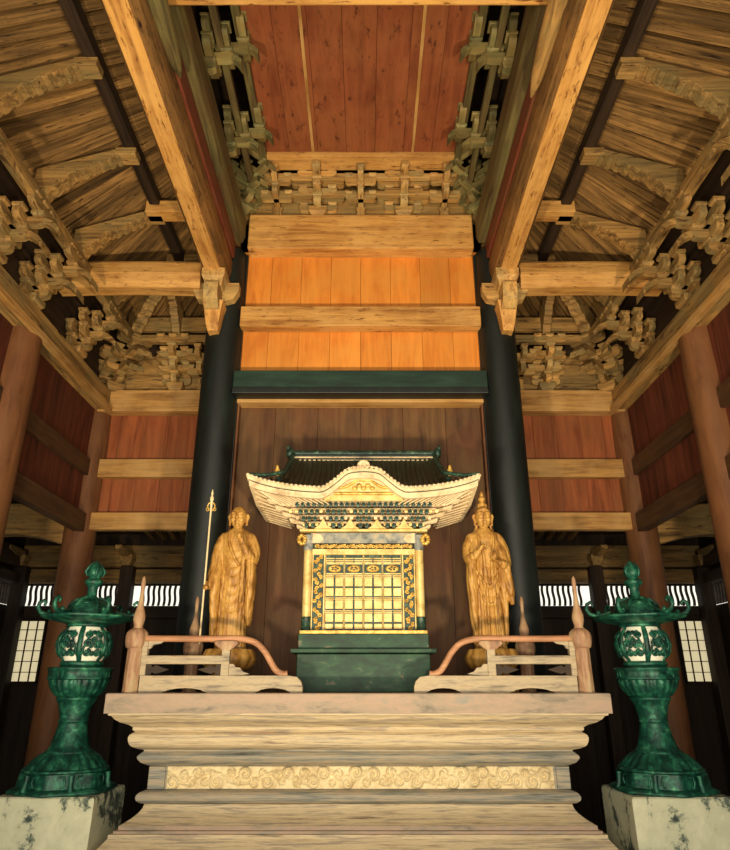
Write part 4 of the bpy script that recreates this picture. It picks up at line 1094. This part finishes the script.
def figure_crown():
    mb=MB()
    robe(mb,[(.0,.118,.085,0),(.03,.112,.084,0),(.2,.098,.08,0),(.42,.095,.082,0),(.55,.093,.082,0),(.66,.108,.082,0),(.74,.122,.078,0),(.78,.12,.07,.002),(.81,.09,.058,.004),(.835,.045,.045,.004)])
    limb(mb,[(0,.004,.80),(0,0,.85),(0,-.004,.88)],[.05,.037,.035],16)
    head(mb,(0,-.006,.914),.165)
    # hair and crown
    mb.ell((0,.008,.945),(.058,.064,.05),20,14)
    limb(mb,[(-.05,-.03,.953),(0,-.062,.968),(.05,-.03,.953)],[.010,.012,.010],8)
    mb.ell((0,.0,1.01),(.026,.026,.042),16,12); mb.ell((0,.0,1.055),(.032,.03,.02),14,8); mb.ell((0,0,1.085),(.018,.018,.03),12,8); limb(mb,[(0,0,1.09),(0,0,1.12)],[.012,.004],8)
    for s in (-1,1):
        mb.ell((s*.03,-.01,1.0),(.012,.012,.02),10,8)
        limb(mb,[(s*.056,.0,.86),(s*.064,.0,.83),(s*.08,-.01,.80)],[.012,.011,.012],8)
    limb(mb,[(-.06,0,.785),(-.112,0,.755),(-.14,-.005,.68),(-.14,-.035,.61),(-.105,-.10,.62),(-.065,-.125,.655)],[.028,.042,.048,.042,.03,.017])
    limb(mb,[(.06,0,.785),(.112,0,.755),(.15,-.005,.66),(.155,-.035,.575),(.12,-.10,.56),(.08,-.13,.575)],[.028,.042,.048,.042,.03,.017])
    sleeve(mb,-1,[(.04,.112,.01,.012,.03),(.2,.12,-.01,.026,.045),(.4,.128,-.03,.034,.055),(.55,.13,-.04,.038,.06),(.66,.11,-.03,.045,.055),(.72,.085,-.01,.05,.05),(.775,.065,0,.03,.03)])
    sleeve(mb,1,[(.30,.185,-.02,.010,.03),(.36,.175,-.03,.026,.05),(.45,.16,-.04,.038,.055),(.55,.145,-.04,.044,.06),(.66,.115,-.03,.046,.055),(.72,.09,-.01,.05,.05),(.775,.065,0,.03,.03)])
    sleeve(mb,1,[(.04,.125,.02,.012,.03),(.2,.128,.01,.022,.045),(.4,.125,-.01,.036,.05),(.5,.12,-.02,.04,.05),(.56,.11,-.02,.03,.04)])
    hand(mb,(-.066,-.122,.652),(.55,-.3,.65),(-.2,.7,.6),-1,.8)
    hand(mb,(.078,-.128,.575),(-.75,-.35,.15),(0,-.3,1),1,-.35)
    mb.lathe([(.006,0),(.016,.008),(.020,.026),(.014,.044),(.007,.054),(.012,.066),(.004,.072)],14,(.045,-.155,.588))
    limb(mb,[(-.05,.03,.83),(-.06,-.05,.79),(-.055,-.082,.70),(-.03,-.092,.60),(-.028,-.088,.35),(-.03,-.086,.05)],[.011]*6,8)
    limb(mb,[(.05,.03,.83),(.06,-.05,.79),(.055,-.082,.70),(.03,-.092,.60),(.03,-.088,.35),(.035,-.086,.05)],[.011]*6,8)
    limb(mb,[(-.09,-.05,.52),(-.03,-.095,.42),(.03,-.095,.42),(.09,-.05,.54)],[.010]*4,8)
    limb(mb,[(-.09,-.05,.42),(-.03,-.092,.30),(.03,-.092,.30),(.09,-.05,.44)],[.009]*4,8)
    for s in (-1,1): mb.ell((s*.045,-.06,.0),(.03,.06,.022),14,8)
    def disp(p,n):
        x,y,z=p
        if z>.80: return 0
        a=math.atan2(y,x); d=0; front=max(0,-n.y)
        if z<.60: d+=.012*tri(10*a+.8*math.sin(z*7))*min(1,(.60-z)/.12)
        if abs(x)<.075 and .16<z<.56 and n.y<0: d+=.008*tri((z-6*x*x)*46)*front
        if abs(x)>.08: d+=.006*tri(z*20+x*55+2*math.sin(y*30))
        return d
    return mb,disp
def pedestal(t,cx,cy,mat,hgt=.27):
    c=(cx,cy,h(TOP))
    obj('lotus_pedestal',MB().lathe([(.10,.14),(.14,.15),(.165,.18),(.175,.215),(.165,.24),(.15,hgt)],96,c,True,lambda a,z,r:1+.07*abs(math.sin(a*7))),mat,t)
    obj('pedestal_base',MB().lathe([(.17,0),(.17,.03),(.14,.035),(.14,.06),(.16,.07),(.155,.10),(.11,.11),(.10,.14)],6,c,False,a0=PI/6),mat,t,.004)
for fn,cx,lab in ((figure_monk,-.885,'golden brown carved wooden monk statue holding a staff and jewel, left of the shrine'),
                  (figure_crown,.905,'golden brown carved wooden statue with tall topknot and crown, right of the shrine')):
    mb,df=fn(); me=remesh(mb,'statue_figure',.0036,df); me.materials.append(GOLDW)
    cy=4.76; t=thing('statue',lab,'statue',(cx,cy,h(TOP)))
    zb0=.272
    o=bpy.data.objects.new('figure',me); COL.objects.link(o); o.parent=t; o.location=(0,0,zb0); o.scale=(.87,1,1)
    pedestal(t,cx,cy,GOLDW)
    if fn is figure_monk:
        x=cx-.172; y=cy-.165; st=thing('ringed_staff','long thin pale staff with ring finial held by the left statue','staff',(x,y,h(.2)))
        obj('shaft',MB().tube([(x,y,h(.25)),(x,y,h(1.17))],.0065,10),CARV,st)
        a=MB().tube([(x+.026*math.cos(q),y,h(1.185)+.03*math.sin(q)) for q in [i*2*PI/20 for i in range(21)]],.005,8); obj('ring',a,GOLDC,st)
        for s in (-1,1): obj('small_ring',MB().tube([(x+s*.024+.011*math.cos(q),y,h(1.165)+.012*math.sin(q)) for q in [i*2*PI/12 for i in range(13)]],.0025,6),GOLDC,st)
        obj('finial',MB().lathe([(.008,1.16),(.009,1.22),(.014,1.235),(.014,1.25),(.006,1.262),(.009,1.28),(.002,1.31)],12,(x,y,H)),CARV,st)

# ================================================================ CAMERA + LIGHT
cam=bpy.data.cameras.new('camera'); co=bpy.data.objects.new('camera',cam); COL.objects.link(co)
co.location=(.04,0,H); co.rotation_euler=(PI/2+math.radians(21.5),0,0)
cam.sensor_fit='HORIZONTAL'; cam.sensor_width=36; cam.lens=36*660/730; cam.clip_start=.05
SC.camera=co
def area(name,loc,target,size,power,col,sy=None):
    l=bpy.data.lights.new(name,'AREA'); l.energy=power; l.color=col; l.size=size
    if sy: l.shape='RECTANGLE'; l.size_y=sy
    o=bpy.data.objects.new(name,l); COL.objects.link(o); o.location=loc
    o.rotation_euler=(Vector(target)-Vector(loc)).to_track_quat('-Z','Y').to_euler(); return o
area('front_fill',(0,-1.2,1.2),(0,5,1.4),3.0,140,(1,.88,.70),1.6)  # fill light added behind the camera for strength; no doorway is modelled
def spot(name,loc,target,power,col,size,blend=.6,r=.12):
    l=bpy.data.lights.new(name,'SPOT'); l.energy=power; l.color=col; l.spot_size=math.radians(size); l.spot_blend=blend; l.shadow_soft_size=r
    o=bpy.data.objects.new(name,l); COL.objects.link(o); o.location=loc
    o.rotation_euler=(Vector(target)-Vector(loc)).to_track_quat('-Z','Y').to_euler(); return o
spot('floor_lamp_left',(-1.25,.2,.35),(-.1,5,h(4.1)),760,(1,.82,.54),98,1.0)
spot('floor_lamp_right',(1.25,.2,.35),(.1,5,h(4.1)),760,(1,.82,.54),98,1.0)
w=bpy.data.worlds.new('world'); SC.world=w; w.use_nodes=True
w.node_tree.nodes['Background'].inputs[0].default_value=(1.0,.95,.80,1); w.node_tree.nodes['Background'].inputs[1].default_value=1.2
vs=SC.view_settings; vs.view_transform='Standard'; vs.look='None'; vs.gamma=1; vs.exposure=0.0
